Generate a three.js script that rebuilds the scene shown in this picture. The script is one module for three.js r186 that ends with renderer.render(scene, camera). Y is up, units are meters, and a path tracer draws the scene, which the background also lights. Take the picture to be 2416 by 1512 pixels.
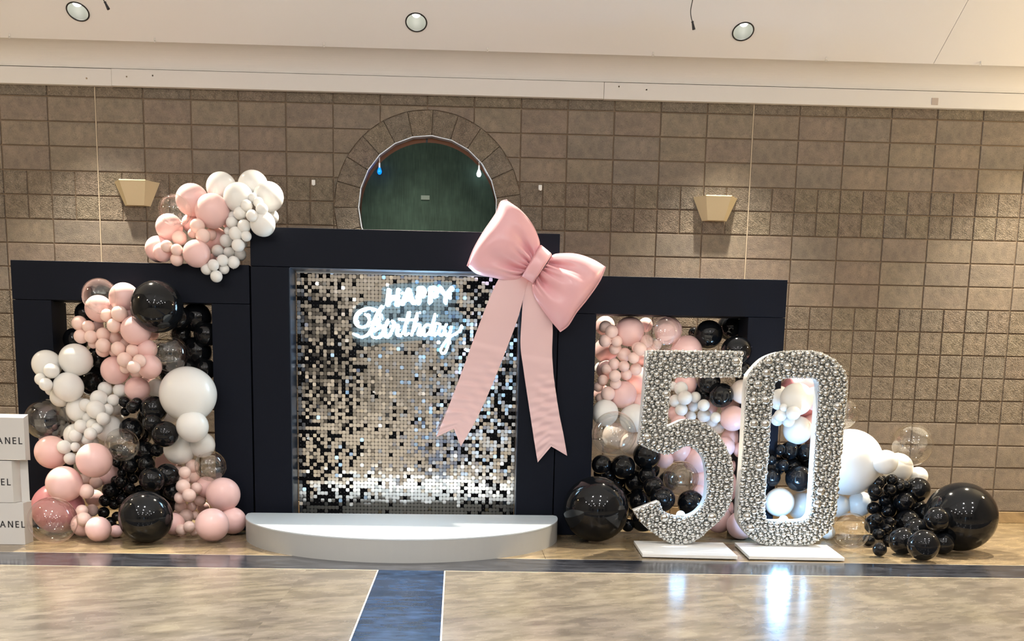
import * as THREE from 'three';
import { mergeGeometries } from 'three/addons/utils/BufferGeometryUtils.js';
import { RoundedBoxGeometry } from 'three/addons/geometries/RoundedBoxGeometry.js';
import { RectAreaLightUniformsLib } from 'three/addons/lights/RectAreaLightUniformsLib.js';
import { FontLoader } from 'three/addons/loaders/FontLoader.js';
import { TextGeometry } from 'three/addons/geometries/TextGeometry.js';
import { Brush, Evaluator, SUBTRACTION } from 'three-bvh-csg';

// ---------------------------------------------------------------- camera, lights, exposure
const scene = new THREE.Scene();
scene.background = new THREE.Color(0x000000);
const FULL_W = 2490.3, FULL_H = 2546.8;
const camera = new THREE.PerspectiveCamera(2 * Math.atan(1273.4 / 2416) * 180 / Math.PI, FULL_W / FULL_H, 0.1, 60);
camera.position.set(3.63696, 1.27293, 9.35266);
camera.rotation.order = 'YXZ';
camera.rotation.set(-0.15912, -0.02999, 0.01886);
camera.setViewOffset(FULL_W, FULL_H, 74.3, 0, 2416, 1512);
camera.updateProjectionMatrix();

const renderer = new THREE.WebGLRenderer({ antialias: true });
renderer.toneMapping = THREE.LinearToneMapping;
renderer.toneMappingExposure = 1.41;
renderer.shadowMap.enabled = true;
RectAreaLightUniformsLib.init();

const CAN_LIGHT = 95, CAN_COLOR = new THREE.Color(1, 0.90, 0.74);      // recessed lights in the sloping ceiling
const HALL_LIGHT = 6, DOWN_LIGHT = 145, HALL_COLOR = new THREE.Color(1, 0.98, 0.965);   // pendant globes of the hall
const SIGN_LIGHT = 14, SIGN_COLOR = new THREE.Color(0.44, 0.75, 1.0);  // neon sign
const PUCK_LIGHT = 1.7, PUCK_COLOR = new THREE.Color(0.26, 0.58, 1.0); // LED pucks in the digits

// ---------------------------------------------------------------- helpers
let seed = 7;
const rnd = () => { seed = (seed + 0x6D2B79F5) | 0; let t = Math.imul(seed ^ (seed >>> 15), 1 | seed); t = (t + Math.imul(t ^ (t >>> 7), 61 | t)) ^ t; return ((t ^ (t >>> 14)) >>> 0) / 4294967296; };
const gauss = () => (rnd() + rnd() + rnd() + rnd() - 2) * 1.0;
const lerp = (a, b, t) => a + (b - a) * t;
const smooth = (t) => { t = Math.min(1, Math.max(0, t)); return t * t * (3 - 2 * t); };
const counts = {};
function numbered(n) { const k = counts[n] = (counts[n] || 0) + 1; return k === 1 ? n : `${n}_${String(k - 1).padStart(3, '0')}`; }
function mesh(name, geometry, material, parent) {
  const m = new THREE.Mesh(geometry, material);
  m.name = parent === undefined || parent === scene ? numbered(name) : name;
  m.castShadow = m.receiveShadow = true;
  (parent || scene).add(m);
  return m;
}
function part(name, geometry, material, parent) {
  const k = parent.userData.partCounts = parent.userData.partCounts || {};
  k[name] = (k[name] || 0) + 1;
  return mesh(k[name] === 1 ? name : `${name}_${String(k[name] - 1).padStart(3, '0')}`, geometry, material, parent);
}
function tag(o, label, category, group) { o.userData.label = label; o.userData.category = category; if (group) o.userData.group = group; return o; }
function thing(name, label, category, pos = [0, 0, 0], turn = 0, group) {
  const o = new THREE.Group(); o.name = numbered(name); scene.add(o);
  o.position.set(...pos); o.rotation.y = turn;
  return tag(o, label, category, group);
}
function struct(name) { const o = new THREE.Group(); o.name = numbered(name); o.userData.kind = 'structure'; scene.add(o); return o; }
const box = (w, h, d, x = 0, y = 0, z = 0) => new THREE.BoxGeometry(w, h, d).translate(x, y, z);
const rbox = (w, h, d, r, x = 0, y = 0, z = 0) => new RoundedBoxGeometry(w, h, d, 2, r).translate(x, y, z);
const V2 = (a) => a.map((p) => new THREE.Vector2(p[0], p[1]));
const shapeOf = (pts) => new THREE.Shape(V2(pts));
// uv of a geometry laid out in metres by its dominant normal
function metric(g, ox = 0, oy = 0) {
  const p = g.attributes.position, n = g.attributes.normal, uv = new Float32Array(p.count * 2);
  for (let i = 0; i < p.count; i++) {
    const ax = Math.abs(n.getX(i)), ay = Math.abs(n.getY(i)), az = Math.abs(n.getZ(i));
    let u, v;
    if (ay >= ax && ay >= az) { u = p.getX(i); v = p.getZ(i); } else if (ax >= az) { u = p.getZ(i); v = p.getY(i); } else { u = p.getX(i); v = p.getY(i); }
    uv[2 * i] = u + ox; uv[2 * i + 1] = v + oy;
  }
  g.setAttribute('uv', new THREE.BufferAttribute(uv, 2));
  return g;
}
function grid(nu, nv, f, uvScale = 1) {
  const pos = [], uv = [], idx = [];
  for (let j = 0; j <= nv; j++) for (let i = 0; i <= nu; i++) { const p = f(i / nu, j / nv); pos.push(p[0], p[1], p[2]); uv.push(i / nu * uvScale, j / nv * uvScale); }
  for (let j = 0; j < nv; j++) for (let i = 0; i < nu; i++) { const a = j * (nu + 1) + i, b = a + 1, c = a + nu + 1, d = c + 1; idx.push(a, c, b, b, c, d); }
  const g = new THREE.BufferGeometry();
  g.setAttribute('position', new THREE.Float32BufferAttribute(pos, 3)); g.setAttribute('uv', new THREE.Float32BufferAttribute(uv, 2));
  g.setIndex(idx); g.computeVertexNormals();
  return g;
}

// ---------------------------------------------------------------- textures
function lattice(n, s) { const a = new Float32Array(n * n); let t = s; for (let i = 0; i < n * n; i++) { t = (Math.imul(t, 1664525) + 1013904223) | 0; a[i] = (t >>> 8) / 16777216; } return a; }
function tileNoise(size, cells, s, cellsY = cells) {   // smooth value noise that tiles
  const m = Math.max(cells, cellsY), l = lattice(m, s), out = new Float32Array(size * size);
  for (let y = 0; y < size; y++) {
    const fy = y / size * cellsY, y0 = Math.floor(fy), ty = smooth(fy - y0), ya = y0 % cellsY, yb = (y0 + 1) % cellsY;
    for (let x = 0; x < size; x++) {
      const fx = x / size * cells, x0 = Math.floor(fx), tx = smooth(fx - x0), xa = x0 % cells, xb = (x0 + 1) % cells;
      out[y * size + x] = lerp(lerp(l[ya * m + xa], l[ya * m + xb], tx), lerp(l[yb * m + xa], l[yb * m + xb], tx), ty);
    }
  }
  return out;
}
function fbm(size, cells, oct, s, stretch = 1) {
  const out = new Float32Array(size * size); let a = 0.5, tot = 0;
  for (let o = 0; o < oct; o++) { const n = tileNoise(size, cells << o, s + o * 77, Math.max(1, Math.round((cells << o) * stretch))); for (let i = 0; i < out.length; i++) out[i] += a * n[i]; tot += a; a *= 0.55; }
  for (let i = 0; i < out.length; i++) out[i] /= tot;
  return out;
}
function texture(size, f, metres, color = true) {
  const d = new Uint8Array(size * size * 4);
  for (let i = 0; i < size * size; i++) { const c = f(i); for (let k = 0; k < 3; k++) d[4 * i + k] = Math.max(0, Math.min(255, (Array.isArray(c) ? c[k] : c) * 255)); d[4 * i + 3] = 255; }
  const t = new THREE.DataTexture(d, size, size);
  t.wrapS = t.wrapT = THREE.RepeatWrapping; t.magFilter = THREE.LinearFilter; t.minFilter = THREE.LinearMipmapLinearFilter; t.generateMipmaps = true;
  if (color) t.colorSpace = THREE.SRGBColorSpace;
  t.repeat.set(1 / metres, 1 / metres); t.needsUpdate = true;
  return t;
}
const S = 512;
const nFine = tileNoise(S, 256, 11), nMid = fbm(S, 16, 4, 23), nSpeck = tileNoise(S, 170, 57), nBroad = fbm(S, 5, 5, 91), nPit = tileNoise(S, 90, 131);
const blockMap = texture(S, (i) => {
  let v = 0.83 + 0.16 * (nMid[i] - 0.5) + 0.16 * (nFine[i] - 0.5) + 0.12 * (nBroad[i] - 0.5);
  if (nPit[i] > 0.93) v -= 0.16;
  return [v + 0.02 * (nBroad[i] - 0.5), v, v - 0.03 * (nMid[i] - 0.5)];
}, 0.7);
const splitMap = texture(S, (i) => {
  let v = 0.80 + 0.26 * (nFine[i] - 0.5) + 0.22 * (nMid[i] - 0.5);
  if (nSpeck[i] > 0.80) v += 0.16; if (nSpeck[i] < 0.14) v -= 0.16;
  return [v, v, v - 0.01];
}, 0.7);
const roughBump = texture(S, (i) => 0.5 * nMid[i] + 0.5 * nFine[i] - (nPit[i] > 0.93 ? 0.3 : 0), 0.7, false);
const splitBump = texture(S, (i) => 0.55 * nMid[i] + 0.6 * nSpeck[i], 0.7, false);
const FS = 1024;
const mA = fbm(FS, 6, 6, 301), mB = fbm(FS, 10, 5, 377, 2.4), mC = fbm(FS, 22, 5, 401, 1.8);
const marble = texture(FS, (i) => {
  const x = i % FS, y = (i / FS) | 0, j = ((y + ((x * 0.35) | 0)) % FS) * FS + x;      // streaks run a little aslant
  let v = 0.80 + 0.20 * (mB[j] - 0.5) + 0.26 * (mA[i] - 0.5) + 0.34 * (mC[j] - 0.5);
  const vein = Math.abs(mC[j] - 0.55); if (vein < 0.012) v += 0.07;
  return [v + 0.015, v, v - 0.02 - 0.08 * (mA[i] - 0.5)];
}, 2.6);
const slateMap = texture(FS, (i) => { const v = 0.72 + 0.55 * (mB[i] - 0.5) + 0.3 * (mC[i] - 0.5); return [v, v, v + 0.01]; }, 1.3);
const brushed = (() => { const n = tileNoise(S, 128, 611, 8), m = fbm(S, 4, 4, 67); return texture(S, (i) => { const v = 0.78 + 0.12 * (n[i] - 0.5) + 0.30 * (m[i] - 0.5); return [v * 0.96, v, v * 0.98]; }, 0.6); })();
const plaster = texture(S, (i) => 0.5 + 0.3 * (nMid[i] - 0.5) + 0.3 * (nFine[i] - 0.5), 0.5, false);

// ---------------------------------------------------------------- materials
const std = (o) => new THREE.MeshStandardMaterial(o);
const phys = (o) => new THREE.MeshPhysicalMaterial(o);
const rgb = (r, g, b) => new THREE.Color(r, g, b);
const tones = [rgb(0.312, 0.258, 0.204), rgb(0.325, 0.264, 0.202), rgb(0.303, 0.256, 0.207), rgb(0.327, 0.272, 0.206), rgb(0.314, 0.252, 0.200)];
const blockMats = tones.map((c) => std({ color: c, map: blockMap, bumpMap: roughBump, bumpScale: 0.004, roughness: 0.92 }));
const splitMats = tones.map((c) => std({ color: c.clone().multiplyScalar(0.98), map: splitMap, bumpMap: splitBump, bumpScale: 0.010, roughness: 0.95 }));
const M = {
  mortar: std({ color: rgb(0.200, 0.145, 0.098), bumpMap: roughBump, bumpScale: 0.004, roughness: 0.95 }),
  paint: std({ color: rgb(0.66, 0.64, 0.615), bumpMap: plaster, bumpScale: 0.0006, roughness: 0.62 }),
  ceiling: std({ color: rgb(0.815, 0.815, 0.825), bumpMap: plaster, bumpScale: 0.0006, roughness: 0.75 }),
  hall: std({ color: rgb(0.25, 0.215, 0.175), roughness: 0.85 }),
  hallFar: std({ color: rgb(0.50, 0.45, 0.38), roughness: 0.85 }),
  floor: phys({ color: rgb(0.220, 0.196, 0.163), map: marble, roughness: 0.19, ior: 1.4, specularIntensity: 0.6 }),
  border: phys({ color: rgb(0.325, 0.255, 0.160), map: marble, roughness: 0.24, ior: 1.42 }),
  slate: phys({ color: rgb(0.060, 0.064, 0.076), map: slateMap, roughness: 0.13, ior: 1.42 }),
  neonTintedSlate: phys({ color: rgb(0.026, 0.055, 0.118), map: slateMap, roughness: 0.24, ior: 1.4, specularIntensity: 0.05 }),  // dark slate with the blue neon light put into its colour
  divider: std({ color: rgb(0.72, 0.60, 0.45), roughness: 0.35, metalness: 0.3 }),
  baseTile: std({ color: rgb(0.46, 0.34, 0.20), map: marble, roughness: 0.45 }),
  navy: phys({ color: rgb(0.0052, 0.0072, 0.0142), roughness: 0.55, specularIntensity: 0.25, bumpMap: plaster, bumpScale: 0.0005 }),
  navyGloss: phys({ color: rgb(0.020, 0.034, 0.062), roughness: 0.32 }),
  white: std({ color: rgb(0.80, 0.80, 0.775), roughness: 0.42 }),
  boxWhite: std({ color: rgb(0.58, 0.565, 0.54), roughness: 0.5 }),
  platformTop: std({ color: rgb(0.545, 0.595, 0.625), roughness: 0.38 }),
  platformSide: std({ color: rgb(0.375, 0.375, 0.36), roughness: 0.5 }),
  black: std({ color: rgb(0.012, 0.011, 0.014), roughness: 0.4 }),
  mirror: phys({ color: rgb(0.90, 0.90, 0.885), metalness: 1, roughness: 0.11 }),
  silver: phys({ color: rgb(0.70, 0.715, 0.715), metalness: 1, roughness: 0.10 }),
  digitFace: std({ color: rgb(0.36, 0.355, 0.325), roughness: 0.55, metalness: 0.3 }),
  backing: phys({ color: rgb(0.004, 0.0045, 0.006), roughness: 0.6, specularIntensity: 0.15 }),
  pin: std({ color: rgb(0.6, 0.6, 0.6), roughness: 0.4 }),
  satin: phys({ color: rgb(0.84, 0.47, 0.51), roughness: 0.28, sheen: 0.5, sheenColor: rgb(1, 0.8, 0.8), sheenRoughness: 0.4, clearcoat: 0.35, clearcoatRoughness: 0.3 }),
  ribbon: phys({ color: rgb(0.80, 0.555, 0.56), roughness: 0.42, sheen: 0.6, sheenColor: rgb(1, 0.9, 0.95), sheenRoughness: 0.35 }),
  neon: std({ color: rgb(1, 1, 1), emissive: rgb(0.80, 1.0, 1.0), emissiveIntensity: 6.0, roughness: 0.4 }),
  acrylic: phys({ color: rgb(0.84, 0.93, 1.0), transmission: 1, thickness: 0, roughness: 0.12, ior: 1.45 }),
  sconce: std({ color: rgb(0.66, 0.56, 0.36), roughness: 0.7, bumpMap: roughBump, bumpScale: 0.001 }),
  chalk: phys({ color: rgb(0.052, 0.086, 0.070), map: brushed, roughness: 0.75, specularIntensity: 0.25 }),
  wood: std({ color: rgb(0.20, 0.075, 0.03), roughness: 0.6 }),
  darkMetal: std({ color: rgb(0.02, 0.018, 0.018), roughness: 0.4, metalness: 0.5 }),
  windowTrim: std({ color: rgb(0.50, 0.54, 0.58), roughness: 0.35, metalness: 0.4 }),
  paleMetal: std({ color: rgb(0.75, 0.80, 0.84), roughness: 0.3, metalness: 0.6 }),
  reflector: std({ color: rgb(0.30, 0.32, 0.30), roughness: 0.35 }),
  lamp: std({ color: rgb(1, 1, 1), emissive: rgb(1, 0.95, 0.85), emissiveIntensity: 4.5, roughness: 0.5 }),
  globe: std({ color: rgb(1, 1, 1), emissive: rgb(1, 0.95, 0.88), emissiveIntensity: 20, roughness: 0.5 }),
  puck: std({ color: rgb(1, 1, 1), emissive: rgb(0.60, 0.84, 1.0), emissiveIntensity: 5, roughness: 0.4 }),
  puckDim: std({ color: rgb(1, 1, 1), emissive: rgb(0.60, 0.84, 1.0), emissiveIntensity: 2.2, roughness: 0.4 }),
  glassDark: phys({ color: rgb(0.01, 0.01, 0.012), roughness: 0.06 }),
  lettering: std({ color: rgb(0.012, 0.012, 0.016), roughness: 0.5 }),
};
const latex = {
  black: phys({ color: rgb(0.0055, 0.0063, 0.0078), roughness: 0.08, ior: 1.5, specularIntensity: 0.75 }),
  pink: phys({ color: rgb(0.89, 0.59, 0.565), roughness: 0.28, ior: 1.45 }),
  peach: phys({ color: rgb(0.93, 0.69, 0.62), roughness: 0.26, ior: 1.45 }),
  white: phys({ color: rgb(0.86, 0.855, 0.83), roughness: 0.27, ior: 1.45 }),
  rose: phys({ color: rgb(0.62, 0.26, 0.29), roughness: 0.28, ior: 1.45 }),
  pearl: phys({ color: rgb(0.86, 0.76, 0.70), roughness: 0.27, ior: 1.45 }),
  clear: phys({ color: rgb(0.945, 0.94, 0.925), transmission: 1, thickness: 0, roughness: 0.03, ior: 1.85 }),
};

// ---------------------------------------------------------------- the block wall with its round opening
const BW = 0.4064, BH = 0.2032, COURSES = 17.52, JOINT = 0.011;
const yOf = (v) => (COURSES - v) * BH;
const ARCH = [3.262, 2.712], R_IN = 0.612, R_OUT = 0.815;
function chamferBlock(w, h, d, c, ox, oy) {          // front face at z = 0, chamfered front edges
  const a = w / 2, b = h / 2, P = [[-a + c, -b + c, 0], [a - c, -b + c, 0], [a - c, b - c, 0], [-a + c, b - c, 0], [-a, -b, -c], [a, -b, -c], [a, b, -c], [-a, b, -c], [-a, -b, -d], [a, -b, -d], [a, b, -d], [-a, b, -d]];
  const Q = [[0, 1, 2, 3], [4, 5, 1, 0], [5, 6, 2, 1], [6, 7, 3, 2], [7, 4, 0, 3], [8, 9, 5, 4], [9, 10, 6, 5], [10, 11, 7, 6], [11, 8, 4, 7]];
  const pos = [], uv = [];
  for (const q of Q) for (const k of [0, 1, 2, 0, 2, 3]) { const p = P[q[k]]; pos.push(...p); uv.push(p[0] + ox + p[2] * 0.5, p[1] + oy + p[2] * 0.5); }
  const g = new THREE.BufferGeometry();
  g.setAttribute('position', new THREE.Float32BufferAttribute(pos, 3)); g.setAttribute('uv', new THREE.Float32BufferAttribute(uv, 2));
  g.computeVertexNormals();
  return g;
}
const variants = {};
const blockGeo = (w, h, k) => variants[`${w.toFixed(3)}_${h.toFixed(3)}_${k}`] ||= chamferBlock(w - JOINT, h - JOINT, 0.09, 0.004, 0.17 * k, 0.29 * k);
const wall = struct('wall_back');
{
  const s = shapeOf([[-3, 0], [12, 0], [12, 4.2], [-3, 4.2]]);
  const hole = new THREE.Path(); hole.absarc(ARCH[0], ARCH[1], R_IN + 0.02, 0, Math.PI * 2, true); s.holes.push(hole);
  part('mortar_bed', new THREE.ExtrudeGeometry(s, { depth: 0.16, bevelEnabled: false, curveSegments: 48 }).translate(0, 0, -0.172), M.mortar, wall);
}
camera.updateMatrixWorld(true);
const toPixel = (x, y, z) => { const p = new THREE.Vector3(x, y, z).project(camera); return [(p.x + 1) * 1208, (1 - p.y) * 756]; };
const hiddenByFrames = (x, y) => {                      // behind one of the three black frames, seen from the room
  const t = 1.0 / 9.35, X = lerp(x, camera.position.x, t), Y = lerp(y, camera.position.y, t);
  const inR = (a, b, c, d) => X > a && X < b && Y > c && Y < d;
  return (inR(0.2, 1.85, 1.85, 2.0)) || inR(2.0, 4.27, 0, 2.3) || inR(4.4, 6.05, 1.83, 1.97) || inR(0.5, 1.85, 0, 1.75) || inR(4.4, 6.05, 0, 1.75);
};
{
  const evaluator = new Evaluator();
  const cutter = new Brush(new THREE.CylinderGeometry(R_OUT + 0.006, R_OUT + 0.006, 0.4, 64).rotateX(Math.PI / 2).translate(ARCH[0], ARCH[1], 0));
  cutter.updateMatrixWorld();
  const half = new Set([3, 4, 8, 9, 10, 11, 12]);
  const list = [];
  for (let v = -1; v <= 17; v++) {
    const top = Math.min(yOf(v), 3.66), bottom = Math.max(yOf(v + 1), 0.0), h = top - bottom;
    const step = half.has(v) ? 0.5 : 1;
    for (let u = -2; u < 22; u += step) {
      const x = (u + step / 2) * BW, y = (top + bottom) / 2, w = step * BW;
      const [px, py] = toPixel(x, y, 0), k = Math.floor(rnd() * 4), tone = Math.floor(rnd() * tones.length), proud = (rnd() - 0.5) * 0.004;
      const seen = px > -60 && px < 2476 && !hiddenByFrames(x, y);
      list.push({ x, y, w, h, k, tone, proud, seen, split: step < 1 || v === -1 });
    }
  }
  let parts = 0; const rest = [[], []];
  for (const b of list) {
    const far = Math.hypot(Math.max(Math.abs(b.x - ARCH[0]) - b.w / 2, 0), Math.max(Math.abs(b.y - ARCH[1]) - b.h / 2, 0));
    const near = Math.hypot(Math.abs(b.x - ARCH[0]) + b.w / 2, Math.abs(b.y - ARCH[1]) + b.h / 2);
    if (near < R_OUT) continue;                         // wholly inside the ring
    let g = blockGeo(b.w, b.h, b.k);
    const mat = (b.split ? splitMats : blockMats)[b.tone];
    const cut = far < R_OUT + 0.006;
    if (cut) {
      const brush = new Brush(new THREE.BoxGeometry(b.w - JOINT, b.h - JOINT, 0.09).translate(b.x, b.y, -0.045)); brush.updateMatrixWorld();
      g = metric(evaluator.evaluate(brush, cutter, SUBTRACTION).geometry, b.k * 0.17, b.k * 0.3); g.clearGroups();
    }
    if (b.seen && parts < 298) { const m = part('block', g, mat, wall); if (!cut) m.position.set(b.x, b.y, b.proud); parts++; }
    else rest[b.split ? 1 : 0].push(cut ? g.toNonIndexed() : g.clone().translate(b.x, b.y, b.proud));
  }
  console.log('wall blocks as parts', parts, 'joined', rest[0].length + rest[1].length);
  rest.forEach((r, i) => { for (const g of r) for (const n of Object.keys(g.attributes)) if (!['position', 'normal', 'uv'].includes(n)) g.deleteAttribute(n); if (r.length) part('covered_blocks', mergeGeometries(r), (i ? splitMats : blockMats)[0], wall).userData.kind = 'stuff'; });
  // the ring of arch stones
  const A = 15.6 * Math.PI / 180, A0 = 87.3 * Math.PI / 180, at = (r, a) => [ARCH[0] + r * Math.cos(a), ARCH[1] + r * Math.sin(a)];
  for (let k = -5; k < 13; k++) {
    const a = A0 + (k - 1) * A, b = a + A, e = 0.0055;
    const g = new THREE.ExtrudeGeometry(shapeOf([at(R_IN, a + e / R_IN), at(R_OUT, a + e / R_OUT), at(R_OUT, b - e / R_OUT), at(R_IN, b - e / R_IN)]), { depth: 0.1, bevelEnabled: true, bevelSize: 0.003, bevelThickness: 0.003, bevelSegments: 1 }).translate(0, 0, -0.1);
    part('arch_stone', metric(g, k * 0.13, k * 0.21), splitMats[(k + 10) % tones.length], wall);
  }
  // pale caulked control joints
  for (const u of [1, 15]) part('control_joint', box(0.009, 3.65, 0.006, u * BW, 1.83, -0.004), std({ color: rgb(0.46, 0.38, 0.28), roughness: 0.8 }), wall);
  // base tiles
  for (let i = 0; i < 26; i++) part('base_tile', metric(rbox(0.604, 0.104, 0.02, 0.004, -2.9 + i * 0.61 + 0.18, 0.053, 0.012)), M.baseTile, wall);
}
// ---------------------------------------------------------------- fascia, cove, sloping ceiling
for (const [x0, x1, dz] of [[-3, 0.569, 0], [0.572, 4.770, 0.008], [4.773, 12, 0.003]]) {
  const t = struct('trim'); t.name = `trim_${counts.trim}`;
  part('fascia_board', rbox(x1 - x0, 0.137, 0.048, 0.003, (x0 + x1) / 2, 3.7135, 0.024 + dz), M.paint, t);
}
{
  const pts = [[0, 3.792], [0.034, 3.792]];
  for (let i = 0; i <= 14; i++) { const a = i / 14 * Math.PI / 2; pts.push([0.255 - 0.22 * Math.cos(a), 3.79 + 0.16 * Math.sin(a)]); }
  pts.push([0.255, 4.02], [0, 4.02]);
  const g = new THREE.ExtrudeGeometry(shapeOf(pts.map(([z, y]) => [-z, y])), { depth: 15, bevelEnabled: false }).rotateY(Math.PI / 2).translate(-3, 0, 0);
  const t = struct('trim'); t.name = 'trim_4'; part('cove', metric(g), M.paint, t);
}
const SLOPE = Math.PI / 6, Z0 = 0.25, Y0 = 3.947;
const slopeY = (z) => Y0 + (z - Z0) * Math.tan(SLOPE);
const CANS = [[-2.22, 0.47], [0.470, 0.495], [3.176, 0.487], [5.842, 0.490], [8.52, 0.49]];
const ceiling = struct('ceiling');
{
  const basis = new THREE.Matrix4().makeBasis(new THREE.Vector3(1, 0, 0), new THREE.Vector3(0, Math.sin(SLOPE), Math.cos(SLOPE)), new THREE.Vector3(0, Math.cos(SLOPE), -Math.sin(SLOPE)).negate()).setPosition(0, Y0, Z0);
  const LEN = 5.2;
  for (const [x0, x1] of [[-3, 7.536], [7.541, 12]]) {
    const s = shapeOf([[x0, 0], [x1, 0], [x1, LEN], [x0, LEN]]);
    for (const [x, z] of CANS) if (x > x0 && x < x1) { const h = new THREE.Path(); h.absellipse(x, (z - Z0) / Math.cos(SLOPE), 0.084, 0.084 / Math.cos(SLOPE) * 0.93, 0, Math.PI * 2, true); s.holes.push(h); }
    const g = new THREE.ExtrudeGeometry(s, { depth: 0.03, bevelEnabled: false, curveSegments: 32 }).translate(0, 0, -0.03).applyMatrix4(basis);
    part('sloping_panel', metric(g), M.ceiling, ceiling);
  }
  part('upper_shell', box(15, 0.05, 5.6, -0 + 4.5, 0, 0).rotateX(-SLOPE).translate(0, slopeY(2.6) + 0.42, 2.6), M.ceiling, ceiling);
  const yTop = slopeY(Z0 + LEN * Math.cos(SLOPE)), zTop = Z0 + LEN * Math.cos(SLOPE);
  part('flat_panel', box(15, 0.06, 18 - zTop + 0.1, 4.5, yTop + 0.02, (18 + zTop) / 2), M.ceiling, ceiling);
}
const Y_CEIL = slopeY(Z0 + 5.2 * Math.cos(SLOPE));
const canWhere = ['left of the frame', 'above the left end of the wall', 'above the round window', 'near the cable above the silver digits', 'right of the frame'];
CANS.forEach(([x, z], i) => {
  const yc = slopeY(z), R = 0.0835;
  const o = thing('recessed_light', `round recessed ceiling light ${canWhere[i]}, white reflector and dark rim`, 'ceiling light', [x, yc, z], 0, 'recessed lights in the sloping ceiling');
  const c = new THREE.CylinderGeometry(R * 0.97, R * 0.99, 0.26, 40, 6, true).translate(0, 0.13, 0), p = c.attributes.position;
  for (let k = 0; k < p.count; k++) { const y = p.getY(k), base = p.getZ(k) * Math.tan(SLOPE); p.setY(k, lerp(base + 0.002, 0.26, y / 0.26)); }
  c.computeVertexNormals();
  const m = M.reflector.clone(); m.side = THREE.DoubleSide; part('reflector', c, m, o);
  part('housing_top', new THREE.CylinderGeometry(R, R, 0.01, 32).translate(0, 0.262, 0), M.reflector, o);
  const ring = []; for (let k = 0; k < 40; k++) { const a = k / 40 * Math.PI * 2; ring.push(new THREE.Vector3(R * Math.cos(a), R * Math.sin(a) * Math.tan(SLOPE) * 0.93 - 0.002, R * Math.sin(a) * 0.93)); }
  part('rim', new THREE.TubeGeometry(new THREE.CatmullRomCurve3(ring, true), 60, 0.006, 6, true), M.darkMetal, o);
  part('bulb', new THREE.SphereGeometry(0.036, 24, 16).scale(1, 0.9, 1).translate(0, 0.064, 0.010), M.lamp, o);
  const l = new THREE.SpotLight(CAN_COLOR, CAN_LIGHT, 0, 0.80, 1, 2);
  l.position.set(x, yc + 0.062, z + 0.010); l.target.position.set(x, 0, z + 1.45); l.castShadow = true; l.shadow.radius = 1.6; l.name = 'can_lamp'; scene.add(l, l.target);
});
// nubs along the crease, hanging cables, plate and screws
[[-0.17, 'by the left end'], [1.013, 'above the pink balloon bunch'], [2.403, 'above the tall frame, left'], [3.759, 'right of the middle recessed light'], [5.145, 'below the long hanging cable'], [6.608, 'between right recessed light and ceiling seam'], [7.926, 'right of the ceiling seam']].forEach(([x, w]) => {
  const z = 0.285, o = mesh('ceiling_hook', mergeGeometries([new THREE.CylinderGeometry(0.005, 0.008, 0.022, 8), new THREE.TorusGeometry(0.008, 0.0025, 6, 12).translate(0, -0.016, 0)]), M.paint);
  o.position.set(x, slopeY(z) - 0.010, z); tag(o, `tiny pale hook in the ceiling crease ${w}`, 'hook', 'small hooks along the ceiling crease');
});
function cable(pts, plug, label) {
  const o = thing('hanging_cable', label, 'cable', pts[0]);
  const rel = pts.map((p) => new THREE.Vector3(p[0] - pts[0][0], p[1] - pts[0][1], p[2] - pts[0][2]));
  part('wire', new THREE.TubeGeometry(new THREE.CatmullRomCurve3(rel), 40, 0.0035, 6), M.black, o);
  const e = rel[rel.length - 1], d = new THREE.Vector3(...plug).sub(new THREE.Vector3(...pts[pts.length - 1]));
  const g = mergeGeometries([new THREE.CylinderGeometry(0.007, 0.012, d.length(), 10).translate(0, 0, 0), new THREE.CylinderGeometry(0.0095, 0.007, 0.018, 10).translate(0, d.length() / 2 - 0.004, 0)]);
  const m = part('plug', g, M.black, o); m.quaternion.setFromUnitVectors(new THREE.Vector3(0, -1, 0), d.clone().normalize()); m.position.copy(e).addScaledVector(d, 0.5);
}
cable([[0.84, slopeY(1.2), 1.2], [0.855, 4.12, 1.15], [0.873, 4.017, 1.15], [0.893, 3.97, 1.15], [0.908, 3.947, 1.15]], [0.931, 3.901, 1.15], 'short black cable end with a plug beside the leftmost ceiling light');
cable([[5.33, slopeY(1.2), 1.2], [5.31, 4.26, 1.16], [5.292, 4.161, 1.15], [5.283, 4.086, 1.15], [5.272, 4.011, 1.15], [5.279, 3.961, 1.15], [5.290, 3.931, 1.15]], [5.303, 3.878, 1.15], 'long thin black cable with a plug hanging left of the right ceiling light');
tag(mesh('cover_plate', rbox(0.058, 0.058, 0.008, 0.002, 7.663, 3.698, 0.052), std({ color: rgb(0.42, 0.36, 0.32), roughness: 0.6 })), 'small square grey plate on the pale fascia board', 'wall plate');
[[0.70, 3.72, 'just right of the left board joint'], [0.92, 3.735, 'second right of the left board joint'], [4.90, 3.75, 'just right of the middle board joint'], [5.14, 3.73, 'second right of the middle board joint'], [0.36, 3.70, 'left of the left board joint']].forEach(([x, y, w]) => tag(mesh('screw_cap', new THREE.CylinderGeometry(0.007, 0.008, 0.006, 10).rotateX(Math.PI / 2).translate(x, y, 0.053 - (x > 0.572 && x < 4.77 ? 0 : 0.005)), M.baseTile), `tiny brownish screw cap on the fascia, ${w}`, 'screw', 'screw caps on the fascia board'));

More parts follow.
